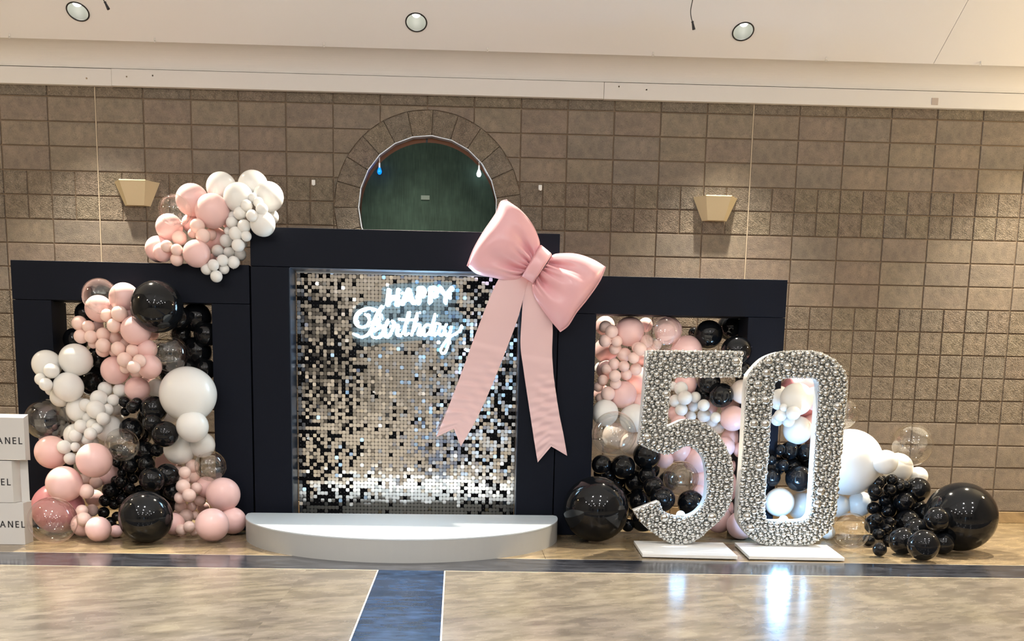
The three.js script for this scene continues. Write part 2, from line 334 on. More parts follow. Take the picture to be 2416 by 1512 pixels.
// ---------------------------------------------------------------- round window
{
  const w = struct('window'); w.name = 'window_1';
  const disc = (r, d, x, y, z) => new THREE.CylinderGeometry(r, r, d, 72).rotateX(Math.PI / 2).translate(x, y, z);
  const ring = []; for (let k = 0; k < 23; k++) { const a = (87.3 + 15.6 * k) * Math.PI / 180; ring.push([ARCH[0] + 0.609 * Math.cos(a), ARCH[1] + 0.609 * Math.sin(a)]); }
  const inner = ring.map(([x, y]) => [ARCH[0] + (x - ARCH[0]) * 0.988, ARCH[1] + (y - ARCH[1]) * 0.988]);
  const s = shapeOf(ring); s.holes.push(new THREE.Path(V2(inner.slice().reverse())));
  part('window_frame', new THREE.ExtrudeGeometry(s, { depth: 0.09, bevelEnabled: false }).translate(0, 0, -0.078), M.windowTrim, w);
  part('wood_panel', disc(0.612, 0.02, ARCH[0], ARCH[1], -0.085), M.wood, w);
  part('wood_panel_joint', box(0.016, 1.2, 0.006, 3.245, ARCH[1], -0.073), M.black, w);
  const b = disc(0.592, 0.012, ARCH[0] + 0.006, ARCH[1] - 0.036, -0.045);
  part('green_board', metric(b), M.chalk, w);
  part('paper_mark', box(0.075, 0.036, 0.002, 3.237, 2.806, -0.036), std({ color: rgb(0.12, 0.16, 0.14), roughness: 0.7 }), w);
}
function bulb(x, y, z, glow, k, label, light) {
  const o = thing('hanging_bulb', label, 'light bulb', [x, y, z]);
  const m = std({ color: glow.clone().multiplyScalar(0.5), emissive: glow, emissiveIntensity: k, roughness: 0.2 });
  part('socket', new THREE.CylinderGeometry(0.008, 0.010, 0.04, 12).translate(0, 0.035, 0), M.paleMetal, o);
  part('glass', new THREE.LatheGeometry(V2([[0.0005, -0.042], [0.010, -0.040], [0.0185, -0.028], [0.0200, -0.014], [0.0140, 0.002], [0.009, 0.018]]), 20), m, o);
  part('wire', new THREE.CylinderGeometry(0.0025, 0.0025, 0.05, 6).translate(0, 0.078, 0), M.white, o);
  const l = new THREE.PointLight(glow, light, 0, 2); l.position.set(x, y - 0.015, z + 0.03); l.castShadow = true; l.name = 'bulb_lamp'; scene.add(l);
}
bulb(2.839, 3.025, 0.005, rgb(0.0, 0.16, 1), 1.6, 'small bulb glowing blue at the left of the round window', 0.012);
bulb(3.705, 3.025, 0.005, rgb(0.85, 0.95, 1), 5, 'small bulb glowing white at the right of the round window', 0.015);
[[2.265, 2.902, 'left'], [4.245, 2.906, 'right']].forEach(([x, y, s]) => {
  const o = thing('cable_clip', `small white adhesive hook on the block wall ${s} of the round window`, 'hook', [x, y, 0]);
  part('body', rbox(0.032, 0.045, 0.014, 0.006, 0, 0, 0.007), M.white, o);
  part('hook', new THREE.TorusGeometry(0.010, 0.004, 6, 12, Math.PI).rotateZ(Math.PI).translate(0.002, -0.014, 0.018), M.white, o);
});

// ---------------------------------------------------------------- wall sconces
function sconce(x, y, label) {
  const o = thing('wall_sconce', label, 'wall lamp', [x, y, 0], 0, 'pale wall sconces');
  const ringAt = (f, d, yy) => [[-f - d * 0.62, yy, 0.002], [-f, yy, d], [f, yy, d], [f + d * 0.62, yy, 0.002]];
  const T = ringAt(0.112, 0.135, 0.098), Bt = ringAt(0.072, 0.062, -0.098), th = 0.012;
  const face = (a, b, c, d, n) => {                     // a slab between four corners
    const v = [a, b, c, d].map((p) => new THREE.Vector3(...p)), nn = new THREE.Vector3(...n).multiplyScalar(-th), w = v.map((p) => p.clone().add(nn));
    const q = (e, f2, g, h) => [e, f2, g, e, g, h], P = [...q(...v), ...q(w[1], w[0], w[3], w[2]), ...q(v[1], v[0], w[0], w[1]), ...q(v[3], v[2], w[2], w[3]), ...q(v[2], v[1], w[1], w[2]), ...q(v[0], v[3], w[3], w[0])];
    const g2 = new THREE.BufferGeometry(); g2.setAttribute('position', new THREE.Float32BufferAttribute(P.flatMap((p) => [p.x, p.y, p.z]), 3)); g2.computeVertexNormals(); return metric(g2);
  };
  for (let k = 0; k < 3; k++) part(k === 1 ? 'front_panel' : 'side_panel', face(Bt[k], Bt[k + 1], T[k + 1], T[k], k === 1 ? [0, 0, 1] : [k ? 0.75 : -0.75, 0, 0.66]), M.sconce, o);
  part('bottom_panel', new THREE.ExtrudeGeometry(shapeOf([[-0.11, 0], [-0.072, 0.062], [0.072, 0.062], [0.11, 0]].map(([a, b]) => [a, -b])), { depth: 0.008, bevelEnabled: false }).rotateX(-Math.PI / 2).translate(0, -0.100, 0), M.sconce, o);
  part('top_lip', rbox(0.228, 0.012, 0.012, 0.003, 0, 0.095, 0.130), M.sconce, o);
}
sconce(0.740, 2.770, 'cream trapezoid wall sconce left of the pink and white balloon bunch');
sconce(5.795, 2.757, 'cream trapezoid wall sconce on the block wall above the right frame');

// ---------------------------------------------------------------- floor
const floor = struct('floor');
{
  const slab = (name, pts, mat, top = 0) => {
    const g = new THREE.ExtrudeGeometry(shapeOf(pts.map(([x, z]) => [x, -z])), { depth: 0.05, bevelEnabled: false }).rotateX(-Math.PI / 2).translate(0, top - 0.05, 0);
    return part(name, metric(g), mat, floor);
  };
  const rect = (x0, x1, z0, z1) => [[x0, z0], [x1, z0], [x1, z1], [x0, z1]];
  const A = 2.252, Bz = 2.738, xl = (z) => 3.068 + (z - 2.74) * 0.012, xr = (z) => 3.497 + (z - 2.74) * 0.012;
  for (const [x0, x1] of [[-3, -0.6], [-0.597, 1.80], [1.803, 4.2], [4.203, 6.6], [6.603, 9], [9.003, 12]]) slab('border_slab', rect(x0, x1, -0.1, A - 0.008), M.border);
  slab('dark_strip', rect(-3, 12, A, Bz), M.slate);
  slab('field_slab', [[-3, Bz + 0.008], [xl(2.75) - 0.008, Bz + 0.008], [xl(18) - 0.008, 18], [-3, 18]], M.floor);
  slab('field_slab', [[xr(2.75) + 0.008, Bz + 0.008], [12, Bz + 0.008], [12, 18], [xr(18) + 0.008, 18]], M.floor);
  slab('neon_tinted_strip', [[xl(Bz), Bz + 0.001], [xr(Bz), Bz + 0.001], [xr(18), 18], [xl(18), 18]], M.neonTintedSlate);  // slate strip, its blue stands for reflected neon light
  slab('divider', rect(-3, 12, A - 0.008, A), M.divider, 0.0003);
  slab('divider', rect(-3, xl(Bz) - 0.001, Bz, Bz + 0.008), M.divider, 0.0003);
  slab('divider', rect(xr(Bz) + 0.001, 12, Bz, Bz + 0.008), M.divider, 0.0003);
  slab('divider', [[xl(Bz) - 0.008, Bz + 0.008], [xl(Bz), Bz + 0.008], [xl(18), 18], [xl(18) - 0.008, 18]], M.divider, 0.0003);
  slab('divider', [[xr(Bz), Bz + 0.008], [xr(Bz) + 0.008, Bz + 0.008], [xr(18) + 0.008, 18], [xr(18), 18]], M.divider, 0.0003);
  part('sub_floor', box(15, 0.1, 18.2, 4.5, -0.11, 9), M.mortar, floor);
}
// ---------------------------------------------------------------- the hall behind the camera
for (const [n, g] of [['wall_left', box(0.15, 7.2, 18.3, -3.07, 3.5, 9)], ['wall_right', box(0.15, 7.2, 18.3, 12.07, 3.5, 9)], ['wall_front', box(15.3, 7.2, 0.15, 4.5, 3.5, 18.07)]]) { const s = struct(n); part('surface', metric(g), n === 'wall_front' ? M.hallFar : M.hall, s); }
{ const s = struct('wall_back_upper'); part('surface', box(15.3, 3.2, 0.15, 4.5, 5.75, -0.1), M.hall, s); }
[[-0.75, 1.7], [5.7, 2.3], [8.9, 1.8]].forEach(([x, w], i) => {  // unseen doors added as dark shapes for the sequins to mirror
  const s = struct('added_door'); s.name = `added_door_${i + 1}`;
  part('door_frame', box(w + 0.16, 2.46, 0.05, x, 1.23, 17.98), M.darkMetal, s);
  for (const e of [-1, 1]) { part('pane', box(w / 2 - 0.06, 2.26, 0.03, x + e * w / 4, 1.19, 17.96), M.glassDark, s); part('handle', box(0.03, 0.4, 0.05, x + e * 0.06, 1.05, 17.92), M.paleMetal, s); }
});
{
  const xs = [-1.4, 2.0, 5.4, 8.8], zs = [7.2, 10.4, 13.8], Y = 4.55;
  const row = ['nearest', 'middle', 'far'], col = ['first', 'second', 'third', 'last'];
  zs.forEach((z, j) => xs.forEach((x, i) => {
    const o = thing('pendant_globe', `white globe pendant, ${col[i]} from the left in the ${row[j]} row from the block wall`, 'pendant light', [x, Y, z], 0, 'pendant globes of the hall');
    part('globe', new THREE.SphereGeometry(0.075, 24, 16), M.globe, o);
    part('stem', new THREE.CylinderGeometry(0.006, 0.006, Y_CEIL - Y - 0.075 - 0.012, 8).translate(0, 0.075 + (Y_CEIL - Y - 0.087) / 2, 0), M.darkMetal, o);
    const l = new THREE.PointLight(HALL_COLOR, HALL_LIGHT, 0, 2); l.position.set(x, Y - 0.085, z); l.castShadow = true; l.shadow.radius = 7; l.name = 'globe_lamp'; scene.add(l);
  }));
}

for (const [x, y, z, i, w] of [[10.4, 3.2, 1.7, 19, 'right'], [-2.3, 3.7, 2.4, 4, 'left']]) {  // unseen globes added to warm and brighten the wall ends
  const o = thing('added_warm_globe', `added out-of-view amber globe near the ${w} side wall of the hall`, 'pendant light', [x, y, z]);
  part('globe', new THREE.SphereGeometry(0.075, 24, 16), std({ color: rgb(1, 1, 1), emissive: rgb(1, 0.78, 0.48), emissiveIntensity: 10 }), o);
  part('stem', new THREE.CylinderGeometry(0.006, 0.006, slopeY(z) - y - 0.09, 8).translate(0, 0.075 + (slopeY(z) - y - 0.09) / 2, 0), M.darkMetal, o);
  const l = new THREE.PointLight(rgb(1, 0.76, 0.42), i, 0, 2); l.position.set(x, y - 0.085, z); l.castShadow = true; l.shadow.radius = 7; l.name = 'added_warm_lamp'; scene.add(l);
}
{  // invented column, added for blue reflections in the sequins
  const o = thing('added_blue_column', 'added unseen blue glowing column against the far hall wall', 'lamp', [4.08, 0, 17.7]);
  part('base', new THREE.CylinderGeometry(0.22, 0.24, 0.06, 28).translate(0, 0.03, 0), M.black, o);
  part('column', rbox(0.34, 1.75, 0.06, 0.02, 0, 0.94, 0), std({ color: rgb(0.4, 0.6, 1), emissive: rgb(0.35, 0.66, 1), emissiveIntensity: 1.6 }), o);
  const l = new THREE.RectAreaLight(rgb(0.35, 0.66, 1), 1.6, 0.34, 1.75); l.position.set(4.08, 0.94, 17.65); l.lookAt(4.08, 0.94, 0); l.name = 'added_column_glow'; scene.add(l);
}
{
  const xs = [-1, 2.4, 5.8, 9.2], zs = [6.4, 9.2, 12.0], Y = Y_CEIL - 0.012;
  zs.forEach((z, j) => xs.forEach((x, i) => {
    const o = thing('downlight', `flush downlight in the flat ceiling, ${['first', 'second', 'third', 'last'][i]} from left, ${['first', 'second', 'third'][j]} row off the slope`, 'ceiling light', [x, Y, z], 0, 'downlights of the hall');
    part('trim_ring', new THREE.TorusGeometry(0.085, 0.008, 8, 32).rotateX(Math.PI / 2), M.white, o);
    part('lens', new THREE.CylinderGeometry(0.08, 0.08, 0.006, 28), M.globe, o);
    const l = new THREE.SpotLight(HALL_COLOR, DOWN_LIGHT * (x > 5 ? 0.7 : 1.1), 0, 0.72, 1, 2); l.position.set(x, Y - 0.03, z); l.target.position.set(x, 0, z - 0.6); l.castShadow = true; l.shadow.radius = 8; l.name = 'downlight_lamp'; scene.add(l, l.target);
  }));
}

// ---------------------------------------------------------------- the three black frames
const FZ = 1.13, FD = 0.30;
function frame(x0, x1, top, header, label, group) {
  const o = thing('box_backdrop', label, 'backdrop frame', [(x0 + x1) / 2, 0, FZ - FD / 2], 0, group);
  const w = x1 - x0, P = 0.296, r = 0.004;
  part('header', rbox(w, header - 0.002, FD, r, 0, top - header / 2 + 0.001, 0), M.navy, o);
  for (const s of [-1, 1]) part('post', rbox(P, top - header - 0.002, FD, r, s * (w / 2 - P / 2), (top - header) / 2, 0.0), M.navy, o);
  return o;
}
frame(0.100, 1.926, 2.082, 0.297, 'low black box frame at the left with a balloon garland across it', 'black frames');
const tall = frame(1.938, 4.336, 2.369, 0.295, 'tall middle black box frame around the sequin wall', 'black frames');
frame(4.344, 6.142, 2.058, 0.292, 'low black box frame behind the silver digits', 'black frames');

{
  const w = (4.336 - 1.938) / 2 - 0.296;                // glossy bluish boards added so the tall opening mirrors the neon
  part('added_lining', box(2 * w - 0.012, 0.006, 0.26, 0, 2.369 - 0.295 - 0.004, 0.015), M.navyGloss, tall);
  for (const s of [-1, 1]) part('added_lining', box(0.006, 2.066, 0.26, s * (w - 0.004), 1.034, 0.015), M.navyGloss, tall);
}

// ---------------------------------------------------------------- half-round platform
{
  const o = thing('stage_platform', 'low white half-round platform in front of the sequin wall', 'platform', [3.140, 0, 1.262], 0.045);
  const R = 1.222, n = 72, arc = (r) => { const a = []; for (let i = 0; i <= n; i++) { const t = Math.PI * i / n; a.push([r * Math.cos(t), -r * Math.sin(t)]); } return a; };
  const back = 0.035, sh = (r, b) => { const s = new THREE.Shape(V2(arc(r).map(([x, y]) => [x, y]))); s.lineTo(-r + 0.02, b); s.lineTo(r - 0.02, b); return s; };
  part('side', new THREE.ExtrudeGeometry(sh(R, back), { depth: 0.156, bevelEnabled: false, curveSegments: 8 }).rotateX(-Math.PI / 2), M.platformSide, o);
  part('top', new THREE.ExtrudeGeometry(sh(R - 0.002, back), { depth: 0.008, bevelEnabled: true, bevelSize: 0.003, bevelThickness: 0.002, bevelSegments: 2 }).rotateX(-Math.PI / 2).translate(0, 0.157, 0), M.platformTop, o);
}

// ---------------------------------------------------------------- sequin wall
{
  const o = thing('sequin_wall', 'wall of square champagne mirror sequins inside the tall black frame', 'sequin wall', [3.14, 0, 0.86]);
  const x0 = -0.891, y0 = 0.03, P = 0.0297, nx = 60, ny = 69, q = P * 0.474, c = 0.004;
  part('backing_panel', box(1.784, 2.06, 0.02, 0, 1.035, -0.018), M.backing, o);
  part('top_rail', box(1.784, 0.012, 0.014, 0, 2.085 - 0.023, 0.004), M.paleMetal, o);
  const pos = [], pin = [];
  const oct = [[-q + c, -q], [q - c, -q], [q, -q + c], [q, q - c], [q - c, q], [-q + c, q], [-q, q - c], [-q, -q + c]];
  const nA = fbm(128, 4, 4, 811), nB = fbm(128, 18, 2, 917);
  for (let j = 0; j < ny; j++) for (let i = 0; i < nx; i++) {
    const cx = x0 + (i + 0.5) * P, cy = y0 + (j + 0.5) * P, u = (i + 0.5) / nx, v = (j + 0.5) / ny;
    const edge = Math.abs(u - 0.5) * 2, k = (j * 128 / ny | 0) * 128 + (i * 128 / nx | 0);
    const gap = 0.03 + 0.34 * smooth((edge - 0.22) / 0.5) * (u > 0.5 ? (v > 0.42 ? 0.9 : 0.45) : (v > 0.75 ? 0.45 : 0.95));
    const missing = rnd() < gap * (0.45 + 1.2 * smooth((nB[k] + 0.3 * nA[k] - 0.40) / 0.45));
    if (missing) { if (rnd() < 0.9) pin.push([cx, cy + q * 0.6]); continue; }
    const wild = rnd();
    const s = wild < 0.16 ? 0.14 : wild < 0.45 ? 0.05 : 0.020;
    const e = new THREE.Euler(-(-0.024 + gauss() * s), gauss() * s * 1.3, gauss() * 0.02);
    const tumbled = rnd() < 0.003; if (tumbled) e.set(gauss() * 0.5, gauss() * 0.5, rnd() * 1.5);
    const zz = 0.004 + rnd() * 0.001, pts = oct.map(([a, b]) => new THREE.Vector3(a, b - q, 0).applyEuler(e).add(new THREE.Vector3(cx, cy + q, zz)));
    for (let t = 1; t < 7; t++) for (const m of [0, t, t + 1]) pos.push(pts[m].x, pts[m].y, pts[m].z);
  }
  const g = new THREE.BufferGeometry(); g.setAttribute('position', new THREE.Float32BufferAttribute(pos, 3)); g.computeVertexNormals();
  const mm = M.mirror.clone(); mm.side = THREE.DoubleSide;
  part('sequins', g, mm, o).userData.kind = 'stuff';
  part('pins', mergeGeometries(pin.map(([x, y]) => new THREE.ConeGeometry(0.0022, 0.006, 5).rotateX(Math.PI / 2).translate(x, y, -0.005))), M.pin, o).userData.kind = 'stuff';
}

// ---------------------------------------------------------------- neon sign
{
  const ox = 3.14, oy = 1.72, oz = 0.93;
  const o = thing('neon_sign', 'glowing white neon sign reading HAPPY Birthday on clear acrylic', 'neon sign', [ox, oy, oz]);
  const tube = (name, pts, r, z = 0) => {
    const ends = [pts[0], pts[pts.length - 1]].map(([x, y]) => new THREE.SphereGeometry(r, 10, 8).translate(x - ox, y - oy, z));
    return part(name, mergeGeometries([new THREE.TubeGeometry(new THREE.CatmullRomCurve3(pts.map(([x, y]) => new THREE.Vector3(x - ox, y - oy, z)), false, 'centripetal'), pts.length * 8, r, 8), ...ends]), M.neon, o);
  };
  tube('letter_h', [[2.991,1.931],[2.986,1.878],[2.98,1.82]], 0.0165);
  tube('letter_h', [[3.067,1.933],[3.061,1.877],[3.055,1.82]], 0.0165);
  tube('letter_h', [[2.987,1.874],[3.023,1.876],[3.06,1.877]], 0.0165);
  tube('letter_a', [[3.1,1.827],[3.121,1.883],[3.148,1.937]], 0.0165);
  tube('letter_a', [[3.148,1.937],[3.167,1.89],[3.185,1.837]], 0.0165);
  tube('letter_a', [[3.124,1.863],[3.148,1.866],[3.172,1.868]], 0.0165);
  tube('letter_p', [[3.225,1.839],[3.228,1.896],[3.231,1.949]], 0.0165);
  tube('letter_p', [[3.231,1.949],[3.263,1.951],[3.279,1.927],[3.268,1.898],[3.228,1.885]], 0.0165);
  tube('letter_p', [[3.32,1.843],[3.323,1.898],[3.327,1.953]], 0.0165);
  tube('letter_p', [[3.327,1.953],[3.361,1.954],[3.379,1.931],[3.365,1.902],[3.323,1.891]], 0.0165);
  tube('letter_y', [[3.406,1.955],[3.425,1.926],[3.447,1.898]], 0.0165);
  tube('letter_y', [[3.494,1.957],[3.471,1.927],[3.447,1.898]], 0.0165);
  tube('letter_y', [[3.447,1.898],[3.446,1.875],[3.445,1.849]], 0.0165);
  tube('script_stroke', [[2.803,1.737],[2.827,1.719],[2.833,1.682],[2.811,1.647],[2.767,1.636],[2.732,1.654],[2.719,1.693],[2.733,1.736],[2.768,1.767],[2.82,1.785],[2.868,1.782],[2.905,1.765],[2.924,1.736],[2.918,1.697],[2.886,1.662],[2.925,1.655],[2.947,1.626],[2.934,1.583],[2.899,1.556],[2.864,1.56],[2.855,1.584],[2.872,1.614],[2.908,1.634],[2.943,1.648],[2.978,1.659]], 0.0098, 0.000);
  tube('script_stroke', [[2.935,1.804],[2.901,1.752],[2.87,1.683],[2.848,1.618],[2.815,1.574],[2.772,1.558],[2.728,1.572],[2.71,1.582]], 0.0098, 0.001);
  tube('script_stroke', [[2.975,1.659],[2.958,1.611],[2.957,1.573],[2.978,1.562],[3.004,1.591],[3.022,1.63],[3.03,1.678]], 0.0098, 0.002);
  tube('script_stroke', [[2.985,1.696],[2.971,1.672]], 0.0098, 0.000);
  tube('script_stroke', [[3.019,1.69],[3.035,1.66],[3.07,1.655],[3.054,1.609],[3.059,1.579],[3.083,1.575],[3.109,1.606]], 0.0098, 0.001);
  tube('script_stroke', [[3.148,1.757],[3.135,1.697],[3.114,1.61],[3.127,1.58],[3.153,1.594]], 0.0098, 0.002);
  tube('script_stroke', [[3.076,1.704],[3.144,1.7],[3.21,1.703]], 0.0098, 0.000);
  tube('script_stroke', [[3.22,1.754],[3.201,1.69],[3.175,1.581]], 0.0098, 0.001);
  tube('script_stroke', [[3.186,1.625],[3.219,1.668],[3.243,1.66],[3.232,1.613],[3.226,1.587],[3.246,1.583],[3.272,1.609]], 0.0098, 0.002);
  tube('script_stroke', [[3.363,1.749],[3.342,1.671],[3.322,1.606],[3.338,1.584],[3.36,1.598]], 0.0098, 0.000);
  tube('script_stroke', [[3.329,1.658],[3.298,1.666],[3.27,1.635],[3.261,1.6],[3.285,1.579],[3.318,1.606]], 0.0098, 0.001);
  tube('script_stroke', [[3.405,1.672],[3.372,1.676],[3.346,1.641],[3.34,1.602],[3.36,1.583],[3.386,1.607],[3.409,1.664],[3.397,1.607],[3.413,1.582],[3.435,1.604]], 0.0098, 0.002);
  tube('script_stroke', [[3.452,1.669],[3.439,1.617],[3.457,1.582],[3.483,1.609],[3.497,1.661],[3.483,1.587],[3.475,1.522],[3.454,1.461],[3.428,1.439],[3.412,1.46],[3.431,1.508],[3.475,1.565],[3.532,1.601],[3.566,1.628],[3.577,1.663]], 0.0098, 0.000);
  const ac = [[2.941,1.951],[3.01,1.978],[3.141,1.994],[3.316,2.002],[3.447,2.009],[3.535,1.989],[3.554,1.93],[3.537,1.861],[3.52,1.8],[3.596,1.75],[3.61,1.655],[3.593,1.586],[3.536,1.554],[3.511,1.48],[3.454,1.405],[3.401,1.399],[3.374,1.464],[3.382,1.53],[3.232,1.54],[3.091,1.524],[3.047,1.506],[2.976,1.517],[2.923,1.508],[2.849,1.489],[2.783,1.483],[2.717,1.517],[2.695,1.594],[2.687,1.68],[2.704,1.767],[2.766,1.832],[2.845,1.847],[2.923,1.84],[2.932,1.9]].map(([x, y]) => new THREE.Vector3(x - ox, y - oy, 0));
  const sm = new THREE.CatmullRomCurve3(ac, true, 'centripetal').getPoints(140).map((p) => [p.x, p.y]);
  part('acrylic_sheet', new THREE.ExtrudeGeometry(shapeOf(sm), { depth: 0.005, bevelEnabled: false }).translate(0, 0, -0.020), M.acrylic, o);
  const l = new THREE.RectAreaLight(SIGN_COLOR, SIGN_LIGHT, 0.86, 0.52); l.position.set(ox, oy, oz + 0.03); l.lookAt(ox, oy, 5); l.name = 'sign_glow'; scene.add(l);
}
// ---------------------------------------------------------------- giant bow
const curve2 = (pts) => { const c = new THREE.CatmullRomCurve3(pts.map(([x, y]) => new THREE.Vector3(x, y, 0)), false, 'centripetal'); return (t) => { const p = c.getPointAt(Math.min(1, Math.max(0, t))); return [p.x, p.y]; }; };
{
  const KX = 4.15, KY = 2.12, BZ = 1.27;
  const o = thing('giant_bow', 'giant pink satin bow with two long tails on the tall frame', 'bow', [KX, KY, BZ]);
  const loop = (T, E, Bo, folds) => {
    const t = curve2(T), e = curve2(E), b = curve2(Bo), K0 = T[0], K1 = Bo[0], TE = E[0], BE = E[E.length - 1];
    const point = (u, v) => {
      const a = t(u), c = b(u), f = e(v), k = [lerp(K0[0], K1[0], v), lerp(K0[1], K1[1], v)];
      return [0, 1].map((i) => (1 - v) * a[i] + v * c[i] + (1 - u) * k[i] + u * f[i] - ((1 - u) * (1 - v) * K0[i] + u * (1 - v) * TE[i] + (1 - u) * v * K1[i] + u * v * BE[i]));
    };
    const side = (s) => grid(56, 56, (u, v) => {
      const p = point(u, v), across = Math.pow(Math.max(0, Math.sin(Math.PI * v)), 0.48), along = (0.30 + 0.70 * smooth(u * 1.25)) * Math.pow(Math.max(0, 1 - Math.pow(u, 9)), 0.5);
      let z = (s > 0 ? 0.155 : 0.07) * across * along;
      if (s > 0) for (const [c, d, w, reach] of folds) {           // creases that run out from the knot
        const q = (v - (c + (d - c) * u)) / (w * (0.45 + 1.2 * u)), k = Math.exp(-q * q) * Math.pow(Math.max(0, 1 - u / reach), 1.3);
        z -= 0.095 * k * Math.min(1, w / 0.07); z += 0.026 * Math.min(1, w / 0.07) * Math.exp(-Math.pow(q - 1.7, 2)) * Math.pow(Math.max(0, 1 - u / reach), 1.0);
      }
      if (s > 0) z += 0.0035 * Math.sin(v * 23 + u * 4) * u * (1 - u) * 2;
      return [p[0] - KX, p[1] - KY, s * Math.max(z, 0.002)];
    });
    const front = side(1), back = side(-1);
    { const i = back.index.array; for (let k = 0; k < i.length; k += 3) { const q = i[k]; i[k] = i[k + 1]; i[k + 1] = q; } back.computeVertexNormals(); }
    return mergeGeometries([front, back]);
  };
  part('bow_loop', loop([[4.154,2.212],[4.171,2.268],[4.139,2.366],[4.087,2.448],[4.013,2.523],[3.914,2.586]], [[3.914,2.586],[3.871,2.575],[3.833,2.491],[3.735,2.343],[3.664,2.215],[3.619,2.095]], [[4.045,2.04],[4.01,2.007],[3.922,1.998],[3.813,2.014],[3.689,2.04],[3.619,2.095]], [[0.36, 0.26, 0.08, 0.85], [0.74, 0.76, 0.07, 1.0], [0.52, 0.46, 0.035, 0.6], [0.62, 0.62, 0.03, 0.5], [0.88, 0.9, 0.03, 0.6]]), M.satin, o);
  part('bow_loop', loop([[4.251,2.143],[4.268,2.19],[4.376,2.209],[4.478,2.201],[4.596,2.161],[4.678,2.114]], [[4.678,2.114],[4.638,2.01],[4.548,1.873],[4.463,1.764],[4.4,1.662],[4.342,1.618]], [[4.148,2.007],[4.117,1.956],[4.137,1.879],[4.198,1.787],[4.266,1.702],[4.342,1.618]], [[0.28, 0.24, 0.07, 1.0], [0.72, 0.66, 0.08, 0.9], [0.5, 0.46, 0.035, 0.6], [0.4, 0.37, 0.03, 0.5], [0.86, 0.86, 0.03, 0.5]]), M.satin, o);
  // seam piping along the outer ends
  for (const [E, n] of [[[[3.914,2.586],[3.871,2.575],[3.833,2.491],[3.735,2.343],[3.664,2.215],[3.619,2.095]], 1], [[[4.678,2.114],[4.638,2.01],[4.548,1.873],[4.463,1.764],[4.4,1.662],[4.342,1.618]], 1]]) part('piping', new THREE.TubeGeometry(new THREE.CatmullRomCurve3(E.map(([x, y]) => new THREE.Vector3(x - KX, y - KY, 0.004))), 40, 0.006, 8), M.satin, o);
  const A = [4.171, 2.261], B = [4.262, 2.189], C = [4.124, 1.968], D = [4.031, 2.026];
  const knot = (s) => grid(24, 24, (u, v) => {
    const x = lerp(lerp(A[0], B[0], u), lerp(D[0], C[0], u), v), y = lerp(lerp(A[1], B[1], u), lerp(D[1], C[1], u), v);
    const z = 0.150 * Math.pow(Math.sin(Math.PI * lerp(0.06, 0.94, v)), 0.4) * (0.93 + 0.07 * Math.pow(Math.max(0, Math.sin(Math.PI * u)), 0.5)) * Math.pow(Math.max(0, 1 - Math.pow(Math.abs(2 * u - 1), 14)), 0.5);
    return [x - KX, y - KY, s > 0 ? z : -0.03];
  });
  const kf = knot(1), kb = knot(-1); { const i = kb.index.array; for (let k = 0; k < i.length; k += 3) { const q = i[k]; i[k] = i[k + 1]; i[k + 1] = q; } kb.computeVertexNormals(); }
  part('knot_band', mergeGeometries([kf, kb]), M.satin, o);
  const tail = (Lp, Rp, notch, bend, ph) => {
    const l = curve2(Lp), r = curve2(Rp), le = Lp[Lp.length - 1], re = Rp[Rp.length - 1], dx = notch[0] - (le[0] + re[0]) / 2, dy = notch[1] - (le[1] + re[1]) / 2;
    const sheet = (off) => grid(28, 150, (v, t) => {
      const a = l(t), b = r(t), k = Math.pow(t, 9) * (1 - Math.abs(2 * v - 1));
      const wr = smooth((t - bend) * 6);
      let z = -0.02 + 0.02 * Math.sin(Math.PI * v) * (1 - t) + 0.018 * smooth((t - bend) / 0.05) * Math.exp(-Math.max(0, t - bend) * 9);
      z += wr * (0.0065 * Math.sin(t * 74 + 2.2 * Math.sin(v * 4 + ph) + ph) + 0.004 * Math.sin(t * 143 + v * 5)) * (0.6 + 0.4 * Math.sin(v * 3 + t * 9));
      z += 0.0022 * Math.sin(t * 33 + v * 2 + ph) * (1 - wr) - 0.075 * smooth(t * 1.4);
      return [lerp(a[0], b[0], v) + k * dx - KX, lerp(a[1], b[1], v) + k * dy - KY, z + off];
    });
    const f = sheet(0.004), bk = sheet(-0.004); { const i = bk.index.array; for (let k = 0; k < i.length; k += 3) { const q = i[k]; i[k] = i[k + 1]; i[k + 1] = q; } bk.computeVertexNormals(); }
    return mergeGeometries([f, bk]);
  };
  const rt = part('tail', tail([[4.069,2.004],[4.056,1.905],[4.046,1.719],[4.043,1.502],[4.07,1.329],[4.104,1.139],[4.138,0.948],[4.172,0.756],[4.203,0.592]], [[4.246,1.923],[4.271,1.795],[4.29,1.637],[4.292,1.464],[4.307,1.304],[4.334,1.143],[4.368,0.967],[4.403,0.819],[4.438,0.648]], [4.308,0.721], 0.39, 1.3), M.ribbon, o); rt.position.z = -0.012;
  part('tail', tail([[3.893,2.043],[3.857,2.0],[3.78,1.828],[3.724,1.683],[3.661,1.509],[3.6,1.334],[3.533,1.151],[3.468,0.981],[3.389,0.78]], [[4.097,2.033],[4.077,1.962],[4.017,1.718],[3.947,1.515],[3.87,1.31],[3.8,1.134],[3.721,0.956],[3.649,0.821],[3.586,0.709]], [3.529,0.849], 0.40, 0.2), M.ribbon, o);
}

